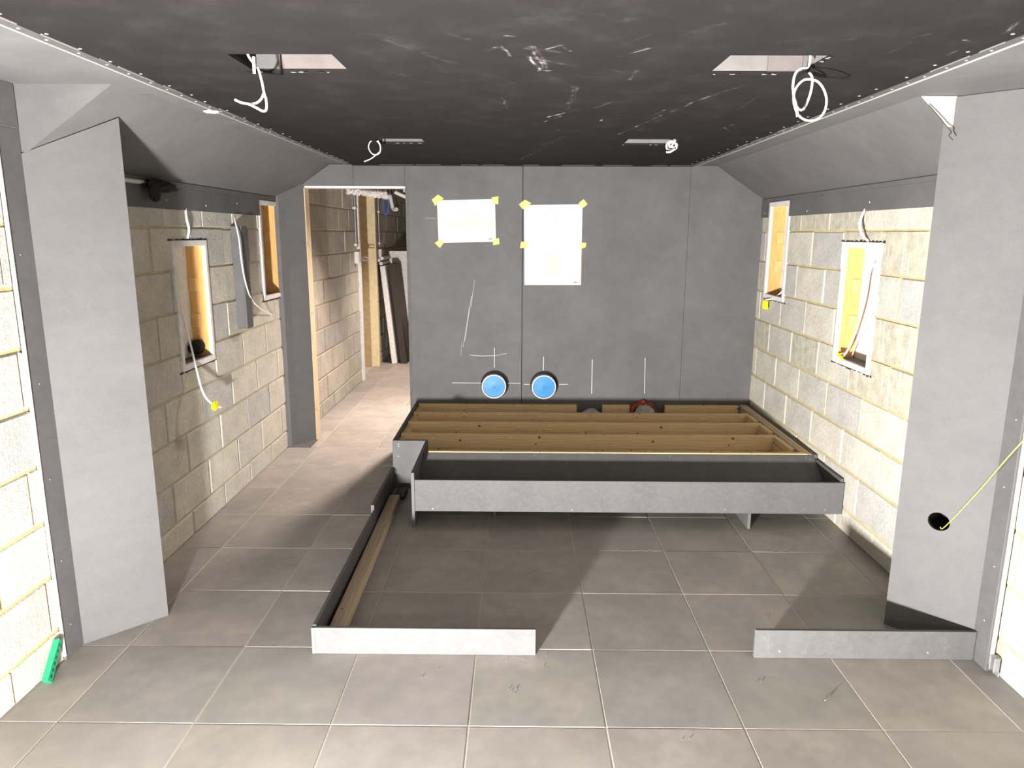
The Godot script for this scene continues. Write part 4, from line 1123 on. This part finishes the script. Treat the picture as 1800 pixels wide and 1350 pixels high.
func build_crumbs() -> void:
	var st := start()
	var spots := [[940, 1165], [955, 1175], [925, 1158], [968, 1150], [890, 1165], [870, 1160], [1235, 1010], [1190, 1008], [1420, 960], [1415, 1062], [1350, 1085], [1455, 1230], [1205, 1300], [1330, 1200], [900, 1215], [905, 1220], [770, 1180], [370, 1052], [375, 1056], [300, 1140], [105, 1172], [110, 1168], [100, 1178], [70, 1205], [650, 1262], [740, 1190]]
	for s in spots:
		for k in 2:
			var p := on_y(s[0] + rng.randf_range(-9, 9), s[1] + rng.randf_range(-4, 4), 0.0)
			var z := rng.randf_range(0.0008, 0.0022)
			add_box(st, p + Vector3(0, z * 0.5 + 0.001, 0), Vector3(z * rng.randf_range(1, 2.5), z, z * rng.randf_range(1, 2)), z * 0.25)
	var o := MeshInstance3D.new()
	o.mesh = st.commit()
	o.material_override = M.void_board
	o.name = "plaster_crumbs"
	add_child(o)
	o.set_meta("label", "scattered plaster crumbs on the grey floor tiles")
	o.set_meta("category", "crumbs")
	o.set_meta("kind", "stuff")
	var scr := thing("loose_screw", "small loose screw lying on the tile before the lone kick board", "screw", on_y(1453, 1228, 0.0))
	put(scr, "shank", tube(PackedVector3Array([on_y(1450, 1231, 0.004), on_y(1458, 1224, 0.004)]), 0.0025, 6), M.metal)

# ---------------------------------------------------------------- lamps
func build_lamps() -> void:
	# the work light that stands on the floor beside the photographer
	var at := Vector3(-0.83, 0.195, -0.15)
	var t := thing("work_light", "black work light standing on the tiles behind the viewer", "lamp", Vector3(at.x, 0, at.z))
	var aim := Basis.looking_at(Vector3(0.75, 0.55, -1.0))
	var body := put(t, "housing", box_mesh(Vector3(0.22, 0.17, 0.05), 0.006), M.black, at + aim * Vector3(0, 0, 0.028))
	body.basis = aim
	var glow := StandardMaterial3D.new()
	glow.resource_name = "lamp_glow"
	glow.albedo_color = Color(1, 1, 1)
	glow.emission_enabled = true
	glow.emission = Color(1.0, 0.95, 0.88)
	glow.emission_energy_multiplier = 2.0
	var pane := put(t, "lamp_pane", box_mesh(Vector3(0.17, 0.13, 0.002), 0.0), glow, at + aim * Vector3(0, 0, 0.002))
	pane.basis = aim
	slab(t, "foot", at.x - 0.12, at.x + 0.12, 0.0, 0.02, 0.04, 0.06, M.black, 0.004)
	slab(t, "foot", at.x - 0.12, at.x + 0.12, 0.0, 0.02, 0.18, 0.20, M.black, 0.004)
	slab(t, "upright", at.x - 0.132, at.x - 0.118, 0.0, 0.22, 0.04, 0.20, M.black, 0.003)
	slab(t, "upright", at.x + 0.118, at.x + 0.132, 0.0, 0.22, 0.04, 0.20, M.black, 0.003)
	var a := AreaLight3D.new()
	a.name = "work_light_beam"
	a.area_size = Vector2(0.15, 0.11)
	a.light_energy = WORK
	a.light_color = Color(1.0, 0.995, 0.99)
	a.area_range = 20.0
	a.area_attenuation = 2.0
	a.shadow_enabled = true
	t.add_child(a)
	a.position = at + aim * Vector3(0, 0, -0.004) - t.position
	a.basis = aim
	# added ceiling panel behind the viewer, soft fill for the whole room
	var rp := Vector3(0.1, HC - 0.03, 2.5)
	var rl := thing("added_fill_lamp", "added white fill lamp on the ceiling behind the viewer", "lamp", rp)
	slab(rl, "fill_lamp_body", rp.x - 0.62, rp.x + 0.62, HC - 0.028, HC - 0.001, -2.82, -2.18, M.white, 0.003)
	var g3 := glow.duplicate()
	put(rl, "lamp_pane", box_mesh(Vector3(1.2, 0.002, 0.6), 0.0), g3, Vector3(rp.x, HC - 0.029, rp.z))
	var ra := AreaLight3D.new()
	ra.name = "added_fill_lamp_glow"
	ra.area_size = Vector2(1.2, 0.6)
	ra.light_energy = REAR_FILL
	ra.light_color = Color(1.0, 0.985, 0.975)
	ra.area_range = 20.0
	ra.area_attenuation = 2.0
	ra.shadow_enabled = true
	rl.add_child(ra)
	ra.position = Vector3(rp.x, HC - 0.033, rp.z) - rp
	ra.rotation = Vector3(-PI / 2, 0, 0)
	# unseen hallway lamps above the doorway head, placed to light floor and panels
	for hd in [[-0.60, 6.4, 1.0, "just beyond the doorway"], [-0.70, 7.9, 0.6, "before the leaning panels"]]:
		var hp := Vector3(hd[0], 2.27, -hd[1])
		var b := thing("unseen_hall_lamp", "unseen lamp in the hallway ceiling %s" % hd[3], "lamp", hp, "unseen hallway lamps")
		put(b, "lamp_ring", lathe(hp, Vector3.DOWN, [Vector2(0.085, 0.0), Vector2(0.085, 0.05), Vector2(0.07, 0.055), Vector2(0.068, 0.02)], 28), M.white)
		var g2 := glow.duplicate()
		g2.emission = Color(1.0, 0.86, 0.78)
		put(b, "lamp_pane", lathe(hp, Vector3.DOWN, [Vector2(0.068, 0.02), Vector2(0.0, 0.02)], 28), g2)
		var o := SpotLight3D.new()
		o.name = "unseen_hall_lamp_beam"
		o.light_size = 0.06
		o.light_energy = HALL * hd[2]
		o.light_color = Color(1.0, 0.92, 0.87)
		o.spot_angle = 56.0
		o.spot_angle_attenuation = 1.0
		o.spot_range = 20.0
		o.spot_attenuation = 2.0
		o.shadow_enabled = true
		b.add_child(o)
		o.position = Vector3(0, -0.06, 0)
		o.rotation = Vector3(-PI / 2 + (0.42 if hd[1] < 7.0 else 0.0), PI, 0)

const WORK := 58.5
const REAR_FILL := 8.5
const HALL := 13.5
const EXPOSURE := 1.0

func _ready() -> void:
	rng.seed = 4711
	cam = Camera3D.new()
	cam.name = "camera"
	cam.fov = 2.0 * rad_to_deg(atan(675.0 / FOCAL))
	cam.keep_aspect = Camera3D.KEEP_HEIGHT
	cam.near = 0.05
	cam.position = Vector3(0, 1.5758, 0)
	cam.rotation = Vector3(-0.204173, 0.0080794, 0.0044668)
	add_child(cam)
	cam.current = true
	var we := WorldEnvironment.new()
	we.name = "world"
	var env := Environment.new()
	env.background_mode = Environment.BG_COLOR
	env.background_color = Color.BLACK
	env.tonemap_mode = Environment.TONE_MAPPER_LINEAR
	env.tonemap_exposure = EXPOSURE
	env.sdfgi_enabled = true
	env.ssao_enabled = true
	env.ssil_enabled = true
	we.environment = env
	add_child(we)
	make_materials()
	build_lamps()
	build_floor()
	build_ceiling()
	build_ceiling_edges()
	build_side_walls()
	build_back_wall()
	build_hall()
	build_pilasters()
	build_platform()
	build_niches()
	build_wall_things()
	build_ceiling_cables()
	build_crumbs()
